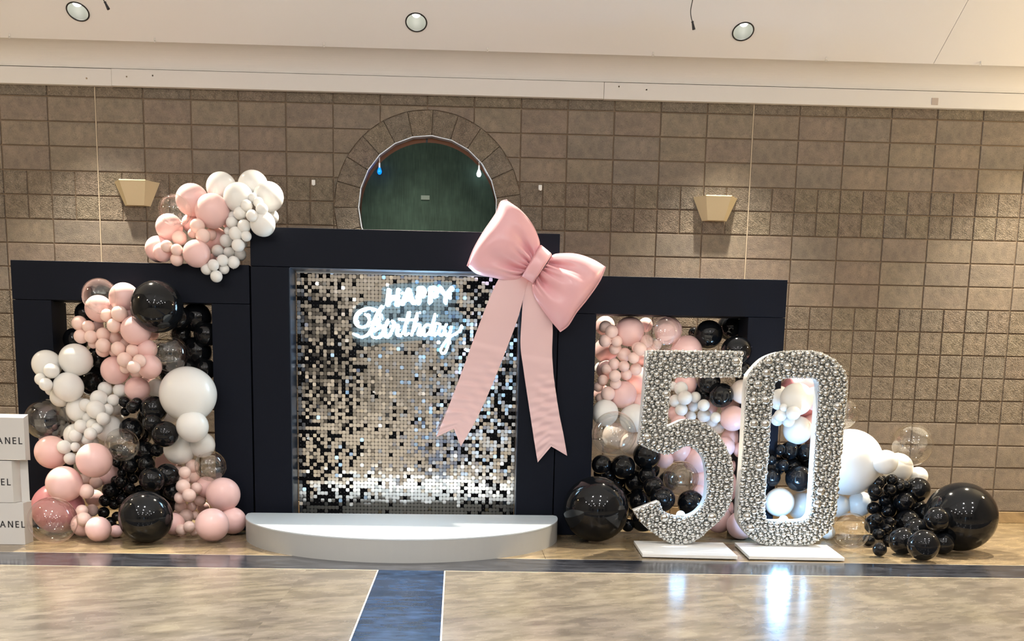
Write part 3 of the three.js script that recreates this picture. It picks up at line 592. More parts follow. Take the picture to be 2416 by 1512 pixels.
// ---------------------------------------------------------------- the silver digits 5 and 0
const baubleGeo = (() => { const g = new THREE.SphereGeometry(1, 14, 10); return g; })();
function digit(name, outer, inner, label, baseAt, base, puckAt, puckLabel) {
  const cx = baseAt[0], DZ = 1.70, TH = 0.115;
  const o = thing(name, label, 'party digit', [cx, 0, DZ - TH / 2], 0, 'silver digits');
  const rel = (a) => a.map(([x, y]) => [x - cx, y]);
  // round the outline between its sharp corners
  const round = (pts) => {
    const n = pts.length, sharp = [];
    for (let i = 0; i < n; i++) { const a = pts[(i + n - 1) % n], b = pts[i], c = pts[(i + 1) % n], u = [b[0] - a[0], b[1] - a[1]], v = [c[0] - b[0], c[1] - b[1]]; if ((u[0] * v[0] + u[1] * v[1]) / (Math.hypot(...u) * Math.hypot(...v)) < 0.5) sharp.push(i); }
    const run = (ps, closed) => new THREE.CatmullRomCurve3(ps.map(([x, y]) => new THREE.Vector3(x, y, 0)), closed, 'centripetal').getPoints(ps.length * 4).map((p) => [p.x, p.y]);
    if (!sharp.length) return run(pts, true).slice(0, -1);
    const res = [];
    sharp.forEach((a, k) => { const b = sharp[(k + 1) % sharp.length], ps = []; for (let i = a; ; i = (i + 1) % n) { ps.push(pts[i]); if (i === b && ps.length > 1) break; } res.push(...(ps.length > 2 ? run(ps, false) : ps).slice(0, -1)); });
    return res;
  };
  const out = round(rel(outer)), inn = inner ? round(rel(inner)) : null;
  const s = shapeOf(out); if (inn) s.holes.push(new THREE.Path(V2(inn)));
  part('body', new THREE.ExtrudeGeometry(s, { depth: TH - 0.006, bevelEnabled: false }).translate(0, 0, -TH / 2), M.white, o);
  part('face', new THREE.ExtrudeGeometry(s, { depth: 0.004, bevelEnabled: false }).translate(0, 0, TH / 2 - 0.006), M.digitFace, o);
  // rim strips along the outline
  const rim = (pts) => mergeGeometries(pts.map((a, i) => { const b = pts[(i + 1) % pts.length], d = Math.hypot(b[0] - a[0], b[1] - a[1]); return box(d + 0.004, 0.006, 0.012).rotateZ(Math.atan2(b[1] - a[1], b[0] - a[0])).translate((a[0] + b[0]) / 2, (a[1] + b[1]) / 2, TH / 2 - 0.004); }));
  part('rim', rim(out), M.white, o); if (inn) part('rim', rim(inn), M.white, o);
  const inside = (poly, x, y) => { let c = false; for (let i = 0, j = poly.length - 1; i < poly.length; j = i++) { const [xi, yi] = poly[i], [xj, yj] = poly[j]; if ((yi > y) !== (yj > y) && x < (xj - xi) * (y - yi) / (yj - yi) + xi) c = !c; } return c; };
  const edge = (poly, x, y) => { let m = 9; for (let i = 0, j = poly.length - 1; i < poly.length; j = i++) { const [xi, yi] = poly[i], [xj, yj] = poly[j], dx = xj - xi, dy = yj - yi, t = Math.min(1, Math.max(0, ((x - xi) * dx + (y - yi) * dy) / (dx * dx + dy * dy))); m = Math.min(m, Math.hypot(x - xi - t * dx, y - yi - t * dy)); } return m; };
  const xs = out.map((p) => p[0]), ys = out.map((p) => p[1]), X0 = Math.min(...xs), X1 = Math.max(...xs), Y0b = Math.min(...ys), Y1 = Math.max(...ys);
  const placed = [], cell = new Map(), key = (x, y) => `${Math.floor(x / 0.09)},${Math.floor(y / 0.09)}`;
  const tryAt = (x, y, r, m) => {
    if (!inside(out, x, y) || (inn && inside(inn, x, y))) return;
    if (edge(out, x, y) < r * m || (inn && edge(inn, x, y) < r * m)) return;
    for (let a = -1; a <= 1; a++) for (let b = -1; b <= 1; b++) for (const p of cell.get(key(x + a * 0.09, y + b * 0.09)) || []) if (Math.hypot(p[0] - x, p[1] - y) < (p[2] + r) * 0.93) return;
    const p = [x, y, r]; placed.push(p); const k = key(x, y); if (!cell.has(k)) cell.set(k, []); cell.get(k).push(p);
  };
  for (const [r0, r1, n, m] of [[0.032, 0.037, 40, 0.9], [0.0185, 0.0225, 1200, 0.5], [0.0135, 0.018, 9000, 0.4], [0.0095, 0.013, 30000, 0.3], [0.006, 0.009, 60000, 0.3]]) for (let k = 0; k < n; k++) tryAt(lerp(X0, X1, rnd()), lerp(Y0b, Y1, rnd()), lerp(r0, r1, rnd()), m);
  placed.sort((a, b) => b[2] - a[2]);
  placed.slice(0, 299).forEach(([x, y, r]) => { const b = part('bauble', baubleGeo, M.silver, o); b.scale.setScalar(r * 1.12); b.position.set(x, y, TH / 2 + r * 0.45); });
  part('small_baubles', mergeGeometries(placed.slice(299).map(([x, y, r]) => new THREE.SphereGeometry(r * 1.15, 10, 6).translate(x, y, TH / 2 + r * 0.45))), M.silver, o).userData.kind = 'stuff';
  console.log(name, 'baubles', placed.length);
  // base plate, its short edges running aslant as in the photograph
  part('base_plate', new THREE.ExtrudeGeometry(shapeOf(base.map(([x, z]) => [x - cx, -(z - DZ + TH / 2)])), { depth: 0.02, bevelEnabled: true, bevelSize: 0.001, bevelThickness: 0.001, bevelSegments: 1 }).rotateX(-Math.PI / 2).translate(0, 0.008, 0), M.white, o);
  for (const e of [-1, 1]) part('foot_strip', box(0.5, 0.007, 0.03, baseAt[1] - cx, 0.0035, 0.16 + e * 0.22), M.white, o);
  // the LED puck that stands in the digit
  const p = thing('led_puck', puckLabel, 'lamp', [puckAt[0], puckAt[1], puckAt[2]], 0, 'LED pucks in the digits');
  part('case', new THREE.CylinderGeometry(0.034, 0.036, 0.012, 28).translate(0, 0.006, 0), M.white, p);
  part('lens', new THREE.SphereGeometry(0.031, 24, 12, 0, Math.PI * 2, 0, Math.PI / 2).scale(1, 0.75, 1).translate(0, 0.012, 0), inner ? M.puck : M.puckDim, p);
  const l = new THREE.PointLight(PUCK_COLOR, inner ? PUCK_LIGHT : PUCK_LIGHT * 0.06, 0, 2); l.position.set(puckAt[0], puckAt[1] + 0.055, puckAt[2]); l.castShadow = true; l.shadow.radius = 3; l.name = 'puck_lamp'; scene.add(l);
}
digit('silver_five', [[4.955,1.475],[5.661,1.484],[5.66,1.296],[5.143,1.285],[5.133,1.096],[5.123,0.915],[5.194,0.949],[5.239,0.969],[5.285,0.974],[5.368,0.965],[5.453,0.92],[5.525,0.852],[5.592,0.746],[5.631,0.652],[5.643,0.544],[5.647,0.442],[5.628,0.339],[5.572,0.235],[5.494,0.158],[5.409,0.081],[5.315,0.035],[5.211,0.037],[5.085,0.101],[5.015,0.148],[4.943,0.219],[4.907,0.28],[5.091,0.355],[5.125,0.284],[5.174,0.257],[5.257,0.238],[5.338,0.252],[5.398,0.295],[5.442,0.37],[5.454,0.473],[5.444,0.595],[5.419,0.683],[5.376,0.736],[5.306,0.778],[5.252,0.771],[5.219,0.747],[5.119,0.715],[4.92,0.785],[4.932,0.902]], null, 'silver standing digit five covered in mirrored balls on a white plate', [5.28, 5.26], [[4.938, 1.55], [4.905, 2.15], [5.580, 2.19], [5.625, 1.585]], [5.268, 0.247, 1.665], 'glowing LED puck standing in the bowl of the silver five');
digit('silver_zero', [[5.709,1.258],[5.717,1.312],[5.747,1.357],[5.821,1.434],[5.918,1.479],[6.006,1.492],[6.183,1.495],[6.285,1.47],[6.379,1.412],[6.44,1.342],[6.464,1.272],[6.461,0.974],[6.451,0.65],[6.443,0.277],[6.431,0.208],[6.39,0.138],[6.326,0.08],[6.259,0.047],[6.1,0.031],[5.905,0.042],[5.822,0.079],[5.75,0.146],[5.706,0.22],[5.698,0.265],[5.705,0.638],[5.707,0.961]], [[5.915,1.223],[5.926,1.262],[5.963,1.286],[6.197,1.297],[6.231,1.287],[6.25,1.257],[6.253,1.125],[6.253,0.725],[6.253,0.308],[6.245,0.262],[6.213,0.23],[6.065,0.221],[5.945,0.221],[5.913,0.24],[5.902,0.28],[5.9,0.72]], 'silver standing digit zero covered in mirrored balls on a white plate', [6.08, 6.05], [[5.720, 1.575], [5.668, 2.18], [6.350, 2.20], [6.424, 1.62]], [6.06, 0.222, 1.665], 'glowing LED puck standing in the opening of the silver zero');

// ---------------------------------------------------------------- white gift boxes at the left edge
{
  const font = await new FontLoader().loadAsync('fonts/droid/droid_sans_regular.typeface.json');
  const word = (size) => {                               // letters set wide apart
    const gs = []; let x = 0;
    for (const ch of 'CHANEL') { const g = new TextGeometry(ch, { font, size, depth: 0.0006, curveSegments: 5, bevelEnabled: true, bevelSize: 0.0009, bevelThickness: 0.0002, bevelSegments: 1 }); g.computeBoundingBox(); gs.push(g.translate(x, 0, 0)); x = g.boundingBox.max.x + x * 0 + size * 0.24; }
    const m = mergeGeometries(gs); return { g: m, width: x - size * 0.24 };
  };
  // a carton between its front rectangle and its back rectangle: [x0, x1, y0, y1, z]
  const carton = (f, b) => {
    const P = [[f[0], f[2], f[4]], [f[1], f[2], f[4]], [f[1], f[3], f[4]], [f[0], f[3], f[4]], [b[0], b[2], b[4]], [b[1], b[2], b[4]], [b[1], b[3], b[4]], [b[0], b[3], b[4]]], pos = [];
    for (const q of [[0, 1, 2, 3], [5, 4, 7, 6], [1, 5, 6, 2], [4, 0, 3, 7], [3, 2, 6, 7], [4, 5, 1, 0]]) for (const k of [0, 1, 2, 0, 2, 3]) pos.push(...P[q[k]]);
    const g = new THREE.BufferGeometry(); g.setAttribute('position', new THREE.Float32BufferAttribute(pos, 3)); g.computeVertexNormals(); return g;
  };
  const gift = (label, at, f, b, textRight, textY) => {
    const o = thing('gift_box', label, 'gift box', at, 0, 'white gift boxes');
    part('carton', carton(f, b), M.boxWhite, o);
    const t = word(0.0465), m = part('lettering', t.g, M.lettering, o); m.position.set(textRight - t.width, textY, f[4] + 0.0004);
    return o;
  };
  gift('white gift box standing on the floor, lowest of the stack', [0.1, 0, 1.88], [-0.20, 0.350, 0.001, 0.303, 0.07], [-0.20, 0.350, 0.001, 0.305, -0.07], 0.355, 0.125);
  const mid = gift('white gift box turned askew with a side flap, middle of the stack', [0.1, 0.306, 1.88], [-0.20, 0.284, 0, 0.300, 0.07], [-0.20, 0.335, 0, 0.300, -0.08], 0.270, 0.125);
  part('side_flap', carton([0.318, 0.375, 0.0, 0.300, 0.012], [0.314, 0.371, 0.0, 0.300, 0.006]), M.boxWhite, mid).rotation.z = 0.0;
  gift('white gift box with a bright raised edge, topmost of the stack', [0.1, 0.607, 1.88], [-0.20, 0.385, 0.008, 0.306, 0.07], [-0.20, 0.385, 0.000, 0.328, -0.01], 0.368, 0.120);
}

// ---------------------------------------------------------------- balloons
// a balloon: round crown, slightly drawn towards the knotted neck
const balloonGeo = (() => {
  const pts = [], n = 26;
  for (let i = 0; i <= n; i++) { const a = i / n * (Math.PI * 0.94); const y = Math.cos(a), r = Math.sin(a) * (1 - 0.045 * smooth((-y - 0.1) * 1.1)); pts.push([Math.max(r, 0.0005), y * (y < 0 ? 1.06 : 1)]); }
  pts.push([0.075, -1.09], [0.055, -1.12], [0.085, -1.155], [0.095, -1.17], [0.0005, -1.165]);
  return new THREE.LatheGeometry(V2(pts), 40).rotateX(Math.PI / 2);   // crown towards +z, knot towards -z
})();
let where = '';
const words = { black: 'black', pink: 'pink', peach: 'peach', white: 'white', clear: 'clear', rose: 'rose pink', pearl: 'cream' };
function poseBalloon(o, x, y, z, r) {
  o.position.set(x, y, z); o.scale.set(r, r, r);
  o.rotation.set(-0.35 + 0.6 * gauss(), 0.7 * gauss(), 0, 'YXZ');
}
function balloon(kind, x, y, z, r, start) {
  const o = mesh(`${kind}_balloon`, balloonGeo, latex[kind]);
  poseBalloon(o, x, y, z, r);
  tag(o, `${start} ${where}`, 'balloon', `${words[kind]} balloons ${where}`);
}
const tuckedLists = {};
function tucked(kind, x, y, z, r) { const o = new THREE.Object3D(); poseBalloon(o, x, y, z, r); o.updateMatrix(); (tuckedLists[kind] ||= []).push(balloonGeo.clone().applyMatrix4(o.matrix)); }
where = 'in the left frame opening';
balloon('black', 0.597, 1.699, 0.950, 0.088, 'highest mid-sized black balloon');
balloon('black', 0.505, 1.491, 0.950, 0.097, 'second-highest mid-sized black balloon');
balloon('black', 0.682, 1.346, 0.950, 0.101, 'third-highest mid-sized black balloon');
balloon('black', 0.624, 1.162, 0.950, 0.114, 'lowest mid-sized black balloon');
where = 'at the right edge of the left frame opening';
balloon('black', 1.339, 1.549, 0.950, 0.080, 'highest mid-sized black balloon');
balloon('black', 1.468, 1.683, 0.950, 0.117, 'highest large black balloon');
balloon('black', 1.461, 1.419, 0.950, 0.118, 'lowest large black balloon');
balloon('black', 1.229, 1.248, 0.950, 0.080, 'lowest mid-sized black balloon');
where = 'deep in the left frame opening';
balloon('black', 1.557, 1.551, 1.020, 0.098, 'second-highest mid-sized black balloon');
balloon('black', 1.362, 1.674, 1.080, 0.091, 'highest mid-sized black balloon');
balloon('black', 1.285, 1.407, 0.950, 0.101, 'third-highest mid-sized black balloon');
balloon('black', 1.536, 1.279, 1.000, 0.088, 'fifth-highest mid-sized black balloon');
balloon('black', 1.389, 1.276, 0.980, 0.084, 'lowest mid-sized black balloon');
balloon('black', 1.222, 1.403, 1.080, 0.075, 'fourth-highest mid-sized black balloon');
where = 'deep in the left garland';
balloon('black', 0.791, 0.562, 0.896, 0.099, 'second-highest mid-sized black balloon');
balloon('black', 0.909, 0.454, 0.930, 0.103, 'third-highest mid-sized black balloon');
balloon('black', 0.803, 0.278, 0.914, 0.108, 'fourth-highest mid-sized black balloon');
balloon('black', 0.968, 0.753, 0.896, 0.099, 'highest mid-sized black balloon');
balloon('black', 1.235, 0.208, 1.202, 0.092, 'lowest mid-sized black balloon');
where = 'behind the peach strand of the left garland';
balloon('pink', 0.679, 1.602, 0.936, 0.046, 'small pink balloon');
where = 'in the upper left garland';
balloon('pink', 1.104, 1.561, 1.337, 0.112, 'lowest large pink balloon');
balloon('pink', 0.993, 1.809, 1.233, 0.113, 'highest large pink balloon');
balloon('pink', 0.794, 1.722, 1.225, 0.103, 'mid-sized pink balloon');
where = 'in the middle of the left garland';
balloon('pink', 1.181, 1.421, 1.317, 0.074, 'highest mid-sized pink balloon');
balloon('pink', 1.200, 1.290, 1.342, 0.093, 'second-highest mid-sized pink balloon');
balloon('pink', 0.899, 1.257, 1.224, 0.109, 'third-highest mid-sized pink balloon');
balloon('pink', 1.061, 1.115, 1.214, 0.097, 'lowest mid-sized pink balloon');
where = 'of the upper left peach strand';
balloon('peach', 0.878, 1.668, 1.299, 0.050, 'second-highest small peach balloon');
balloon('peach', 0.990, 1.680, 1.347, 0.061, 'highest small peach balloon');
balloon('peach', 0.941, 1.593, 1.332, 0.054, 'fourth-highest small peach balloon');
balloon('peach', 0.637, 1.609, 1.214, 0.058, 'third-highest small peach balloon');
balloon('peach', 0.716, 1.585, 1.246, 0.047, 'fifth-highest small peach balloon');
balloon('peach', 0.652, 1.510, 1.232, 0.055, 'seventh-highest small peach balloon');
balloon('peach', 0.901, 1.505, 1.199, 0.051, 'ninth-highest small peach balloon');
balloon('peach', 0.737, 1.509, 1.259, 0.050, 'eighth-highest small peach balloon');
balloon('peach', 0.824, 1.528, 1.241, 0.053, 'sixth-highest small peach balloon');
balloon('peach', 0.839, 1.443, 1.294, 0.056, 'tenth-highest small peach balloon');
balloon('peach', 0.963, 1.421, 1.322, 0.055, 'eleventh-highest small peach balloon');
balloon('peach', 1.077, 1.409, 1.331, 0.053, 'twelfth-highest small peach balloon');
balloon('peach', 1.159, 1.332, 1.449, 0.049, 'fourteenth-highest small peach balloon');
balloon('peach', 1.022, 1.338, 1.365, 0.058, 'thirteenth-highest small peach balloon');
balloon('peach', 1.133, 1.284, 1.509, 0.049, 'lowest small peach balloon');
where = 'at the top of the left garland';
balloon('clear', 0.860, 1.809, 1.380, 0.131, 'large clear balloon');
balloon('black', 1.274, 1.739, 1.354, 0.196, 'giant black balloon');
where = 'below the largest black balloon of the left garland';
balloon('clear', 1.354, 1.393, 1.326, 0.137, 'large clear balloon');
where = 'behind the white strand of the left garland';
balloon('white', 0.457, 1.043, 1.201, 0.076, 'lowest mid-sized white balloon');
balloon('white', 1.129, 1.119, 0.937, 0.078, 'highest mid-sized white balloon');
balloon('white', 0.804, 0.938, 0.940, 0.051, 'small white balloon');
where = 'behind the lower white strand of the left garland';
balloon('white', 0.568, 0.748, 1.210, 0.092, 'lowest mid-sized white balloon');
balloon('white', 0.828, 0.806, 1.221, 0.107, 'highest mid-sized white balloon');
where = 'in the white end of the left garland';
balloon('white', 0.380, 1.292, 1.231, 0.111, 'highest mid-sized white balloon');
balloon('white', 0.603, 1.332, 1.235, 0.124, 'highest large white balloon');
balloon('white', 0.603, 0.948, 1.214, 0.097, 'lowest mid-sized white balloon');
balloon('white', 0.558, 1.123, 1.287, 0.114, 'lowest large white balloon');
where = 'of the outer left white bunch';
balloon('white', 0.366, 1.179, 1.320, 0.048, 'middle small white balloon');
balloon('white', 0.456, 1.245, 1.338, 0.058, 'highest small white balloon');
balloon('white', 0.421, 1.141, 1.371, 0.050, 'lowest small white balloon');
where = 'of the left white strand';
balloon('white', 0.926, 1.104, 1.211, 0.054, 'second-highest small white balloon');
balloon('white', 0.810, 1.112, 1.204, 0.057, 'highest small white balloon');
balloon('white', 0.685, 0.988, 1.289, 0.050, 'fourth-highest small white balloon');
balloon('white', 0.782, 1.038, 1.271, 0.067, 'highest mid-sized white balloon');
balloon('white', 0.887, 1.027, 1.256, 0.047, 'third-highest small white balloon');
balloon('white', 0.858, 0.958, 1.304, 0.044, 'lowest small white balloon');
balloon('white', 0.787, 0.959, 1.365, 0.071, 'lowest mid-sized white balloon');
where = 'of the lower left white strand';
balloon('white', 0.852, 0.890, 1.399, 0.050, 'highest small white balloon');
balloon('white', 0.796, 0.814, 1.385, 0.045, 'third-highest small white balloon');
balloon('white', 0.650, 0.824, 1.311, 0.053, 'second-highest small white balloon');
balloon('white', 0.769, 0.777, 1.447, 0.048, 'fourth-highest small white balloon');
balloon('white', 0.605, 0.753, 1.319, 0.050, 'lowest small white balloon');
where = 'by the white gift boxes, behind the left garland';
balloon('clear', 0.377, 0.866, 1.274, 0.164, 'large clear balloon');
where = 'under the clear balloon in the left garland';
balloon('white', 1.481, 1.084, 1.326, 0.214, 'giant white balloon');
where = 'under the largest white balloon';
balloon('white', 1.231, 0.902, 0.877, 0.079, 'highest mid-sized white balloon');
balloon('white', 1.552, 0.691, 1.221, 0.101, 'lowest mid-sized white balloon');
where = 'below the largest white balloon';
balloon('white', 1.538, 0.845, 1.434, 0.121, 'highest large white balloon');
balloon('white', 1.375, 0.654, 1.231, 0.120, 'lowest large white balloon');
where = 'at the foot of the left garland';
balloon('rose', 0.485, 0.199, 1.420, 0.195, 'giant rose pink balloon');
where = 'behind the lower left garland';
balloon('pink', 0.753, 0.431, 1.073, 0.095, 'second-highest mid-sized pink balloon');
balloon('pink', 0.571, 0.209, 0.871, 0.074, 'third-highest mid-sized pink balloon');
balloon('pink', 1.171, 0.515, 0.887, 0.091, 'highest mid-sized pink balloon');
balloon('pink', 0.982, 0.053, 1.600, 0.048, 'small pink balloon');
balloon('pink', 1.371, 0.091, 1.430, 0.086, 'lowest mid-sized pink balloon');
where = 'in the lower left garland';
balloon('pink', 0.397, 0.617, 1.264, 0.128, 'highest large pink balloon');
balloon('pink', 0.594, 0.403, 1.552, 0.134, 'lowest large pink balloon');
balloon('pink', 0.819, 0.583, 1.534, 0.132, 'middle large pink balloon');
where = 'between the two upper pink balloons of the lower left garland';
balloon('white', 0.529, 0.666, 1.351, 0.054, 'highest small white balloon');
balloon('white', 0.609, 0.667, 1.339, 0.037, 'middle small white balloon');
balloon('white', 0.566, 0.576, 1.337, 0.049, 'lowest small white balloon');
where = 'under the pink balloons of the lower left garland';
balloon('peach', 0.602, 0.395, 1.177, 0.050, 'highest small peach balloon');
balloon('peach', 0.696, 0.375, 1.177, 0.050, 'middle small peach balloon');
balloon('peach', 0.751, 0.347, 1.534, 0.056, 'lowest small peach balloon');
where = 'on the floor at the left end';
balloon('pink', 0.732, 0.095, 1.580, 0.089, 'highest mid-sized pink balloon');
balloon('pink', 0.924, 0.099, 1.800, 0.093, 'lowest mid-sized pink balloon');
where = 'near the floor at the left end';
balloon('peach', 0.723, 0.202, 1.565, 0.045, 'middle small peach balloon');
balloon('peach', 0.657, 0.152, 1.176, 0.049, 'highest small peach balloon');
balloon('peach', 0.774, 0.151, 1.672, 0.054, 'lowest small peach balloon');
where = 'on the floor beside the white gift boxes';
balloon('clear', 0.642, 0.176, 1.920, 0.171, 'giant clear balloon');
where = 'at the top of the left black strand';
balloon('black', 0.965, 1.016, 1.242, 0.043, 'highest small black balloon');
balloon('black', 1.062, 0.980, 1.347, 0.049, 'lowest small black balloon');
where = 'in the middle of the left garland';
balloon('black', 1.210, 0.967, 1.309, 0.103, 'mid-sized black balloon');
where = 'in the black middle of the left garland';
balloon('black', 1.224, 0.866, 1.406, 0.072, 'highest mid-sized black balloon');
balloon('black', 1.004, 0.800, 1.212, 0.096, 'second-highest mid-sized black balloon');
balloon('black', 1.331, 0.784, 1.447, 0.100, 'third-highest mid-sized black balloon');
balloon('black', 1.101, 0.628, 1.201, 0.081, 'fourth-highest mid-sized black balloon');
balloon('black', 1.204, 0.645, 1.241, 0.054, 'small black balloon');
balloon('black', 1.127, 0.535, 1.271, 0.068, 'fifth-highest mid-sized black balloon');
balloon('black', 1.335, 0.331, 1.307, 0.076, 'lowest mid-sized black balloon');
balloon('black', 1.311, 0.459, 1.350, 0.092, 'sixth-highest mid-sized black balloon');
balloon('black', 1.233, 0.437, 1.485, 0.097, 'seventh-highest mid-sized black balloon');
where = 'in the middle of the left garland';
balloon('clear', 1.028, 0.704, 1.518, 0.125, 'large clear balloon');
where = 'of the lower left black strand';
balloon('black', 0.865, 0.537, 1.170, 0.040, 'highest small black balloon');
balloon('black', 0.999, 0.519, 1.254, 0.058, 'second-highest small black balloon');
balloon('black', 0.988, 0.409, 1.169, 0.038, 'third-highest small black balloon');
balloon('black', 0.908, 0.389, 1.217, 0.050, 'fourth-highest small black balloon');
balloon('black', 0.968, 0.339, 1.205, 0.047, 'fifth-highest small black balloon');
balloon('black', 0.814, 0.319, 1.205, 0.060, 'sixth-highest small black balloon');
balloon('black', 0.902, 0.244, 1.191, 0.042, 'seventh-highest small black balloon');
balloon('black', 0.831, 0.202, 1.171, 0.042, 'ninth-highest small black balloon');
balloon('black', 0.767, 0.233, 1.186, 0.049, 'eighth-highest small black balloon');
balloon('black', 0.747, 0.136, 1.174, 0.046, 'lowest small black balloon');
where = 'on the floor at the foot of the left garland';
balloon('black', 1.283, 0.198, 1.830, 0.193, 'giant black balloon');
where = 'behind the right peach strand of the left garland';
balloon('pink', 1.573, 0.357, 1.207, 0.084, 'highest mid-sized pink balloon');
balloon('pink', 1.452, 0.141, 0.852, 0.054, 'small pink balloon');
balloon('pink', 1.807, 0.111, 1.350, 0.106, 'lowest mid-sized pink balloon');
where = 'of the peach strand beside the platform';
balloon('peach', 1.412, 0.288, 1.367, 0.049, 'seventh-highest small peach balloon');
balloon('peach', 1.449, 0.055, 1.500, 0.045, 'lowest small peach balloon');
balloon('peach', 1.467, 0.521, 1.211, 0.055, 'highest small peach balloon');
balloon('peach', 1.453, 0.486, 1.376, 0.047, 'second-highest small peach balloon');
balloon('peach', 1.463, 0.433, 1.192, 0.057, 'third-highest small peach balloon');
balloon('peach', 1.517, 0.357, 1.294, 0.045, 'fifth-highest small peach balloon');
balloon('peach', 1.444, 0.380, 1.402, 0.055, 'fourth-highest small peach balloon');
balloon('peach', 1.517, 0.249, 1.195, 0.047, 'eighth-highest small peach balloon');
balloon('peach', 1.496, 0.314, 1.431, 0.053, 'sixth-highest small peach balloon');
balloon('peach', 1.449, 0.196, 1.180, 0.040, 'ninth-highest small peach balloon');
balloon('peach', 1.360, 0.196, 1.189, 0.052, 'tenth-highest small peach balloon');
balloon('peach', 1.518, 0.085, 1.530, 0.045, 'twelfth-highest small peach balloon');
balloon('peach', 1.415, 0.124, 1.232, 0.057, 'eleventh-highest small peach balloon');
where = 'beside the platform in the left garland';
balloon('pink', 1.735, 0.315, 1.337, 0.132, 'highest large pink balloon');
balloon('pink', 1.736, 0.129, 1.710, 0.125, 'lowest large pink balloon');
where = 'above the pink balloons beside the platform';
balloon('clear', 1.637, 0.535, 1.317, 0.120, 'large clear balloon');
where = 'in the white half of the top bunch';
balloon('white', 1.686, 2.687, 0.950, 0.116, 'second-highest large white balloon');
balloon('white', 1.932, 2.705, 0.950, 0.117, 'highest large white balloon');
where = 'behind the peach balloons of the top bunch';
balloon('pink', 1.443, 2.408, 0.950, 0.073, 'highest mid-sized pink balloon');
balloon('pink', 1.631, 2.291, 0.950, 0.093, 'lowest mid-sized pink balloon');
where = 'in the pink half of the top bunch';
balloon('pink', 1.210, 2.196, 1.050, 0.100, 'second-highest mid-sized pink balloon');
balloon('pink', 1.278, 2.158, 1.170, 0.072, 'third-highest mid-sized pink balloon');
balloon('pink', 1.482, 2.570, 1.050, 0.124, 'highest large pink balloon');
balloon('pink', 1.300, 2.362, 1.050, 0.103, 'highest mid-sized pink balloon');
balloon('pink', 1.652, 2.481, 1.120, 0.131, 'lowest large pink balloon');
balloon('pink', 1.555, 2.147, 1.242, 0.104, 'lowest mid-sized pink balloon');
where = 'in the top bunch';
balloon('clear', 1.387, 2.467, 1.190, 0.123, 'large clear balloon');
where = 'in the white half of the top bunch';
balloon('white', 1.851, 2.587, 1.110, 0.113, 'lowest large white balloon');
balloon('white', 2.070, 2.606, 1.050, 0.116, 'third-highest large white balloon');
balloon('white', 2.058, 2.378, 1.238, 0.095, 'mid-sized white balloon');
where = 'of the upper white strand in the top bunch';
balloon('white', 2.064, 2.478, 1.290, 0.046, 'second-highest small white balloon');
balloon('white', 1.932, 2.514, 1.200, 0.045, 'highest small white balloon');
balloon('white', 1.875, 2.459, 1.180, 0.049, 'third-highest small white balloon');
balloon('white', 1.998, 2.422, 1.330, 0.045, 'lowest small white balloon');
where = 'of the lower white strand in the top bunch';
balloon('white', 1.809, 2.393, 1.160, 0.046, 'highest small white balloon');
balloon('white', 1.929, 2.287, 1.221, 0.040, 'fourth-highest small white balloon');
balloon('white', 1.914, 2.361, 1.221, 0.049, 'second-highest small white balloon');
balloon('white', 1.745, 2.266, 1.090, 0.049, 'fifth-highest small white balloon');
balloon('white', 1.847, 2.305, 1.210, 0.053, 'third-highest small white balloon');
balloon('white', 1.864, 2.219, 1.210, 0.050, 'sixth-highest small white balloon');
balloon('white', 1.674, 2.190, 1.070, 0.047, 'seventh-highest small white balloon');
balloon('white', 1.844, 2.168, 1.050, 0.046, 'ninth-highest small white balloon');
balloon('white', 1.761, 2.180, 1.070, 0.043, 'eighth-highest small white balloon');
balloon('white', 1.821, 2.095, 1.186, 0.047, 'eleventh-highest small white balloon');
balloon('white', 1.745, 2.045, 1.180, 0.041, 'thirteenth-highest small white balloon');
balloon('white', 1.624, 2.037, 1.224, 0.045, 'fourteenth-highest small white balloon');
balloon('white', 1.746, 2.103, 1.223, 0.044, 'tenth-highest small white balloon');
balloon('white', 1.682, 2.064, 1.253, 0.044, 'twelfth-highest small white balloon');
balloon('white', 1.699, 1.982, 1.236, 0.046, 'lowest small white balloon');
where = 'in the top bunch';
balloon('peach', 1.603, 2.280, 1.230, 0.055, 'second-highest small peach balloon');
balloon('peach', 1.558, 2.355, 1.210, 0.056, 'highest small peach balloon');
balloon('peach', 1.400, 2.101, 1.228, 0.049, 'lowest small peach balloon');
balloon('peach', 1.389, 2.276, 1.100, 0.057, 'third-highest small peach balloon');
balloon('peach', 1.330, 2.197, 1.240, 0.045, 'fourth-highest small peach balloon');
balloon('peach', 1.411, 2.169, 1.260, 0.045, 'fifth-highest small peach balloon');
where = 'in the upper corner of the right frame opening';
balloon('pink', 4.762, 1.694, 0.739, 0.081, 'highest mid-sized pink balloon');
balloon('pink', 5.099, 1.709, 0.728, 0.060, 'small pink balloon');
balloon('pink', 4.775, 1.498, 0.749, 0.102, 'lowest mid-sized pink balloon');
where = 'behind the right peach strand';
balloon('pink', 4.768, 1.333, 0.848, 0.079, 'mid-sized pink balloon');
balloon('pink', 5.072, 1.440, 0.732, 0.067, 'small pink balloon');
balloon('pink', 5.076, 1.249, 0.757, 0.121, 'large pink balloon');
where = 'in the pink part of the right garland';
balloon('pink', 4.935, 1.643, 0.950, 0.119, 'highest large pink balloon');
balloon('pink', 5.248, 1.656, 0.950, 0.112, 'highest mid-sized pink balloon');
balloon('pink', 4.901, 1.137, 0.950, 0.112, 'lowest mid-sized pink balloon');
balloon('pink', 5.405, 1.499, 0.950, 0.125, 'lowest large pink balloon');
where = 'of the right peach strand';
balloon('peach', 4.738, 1.674, 0.950, 0.051, 'highest small peach balloon');
balloon('peach', 4.823, 1.508, 0.950, 0.051, 'seventh-highest small peach balloon');
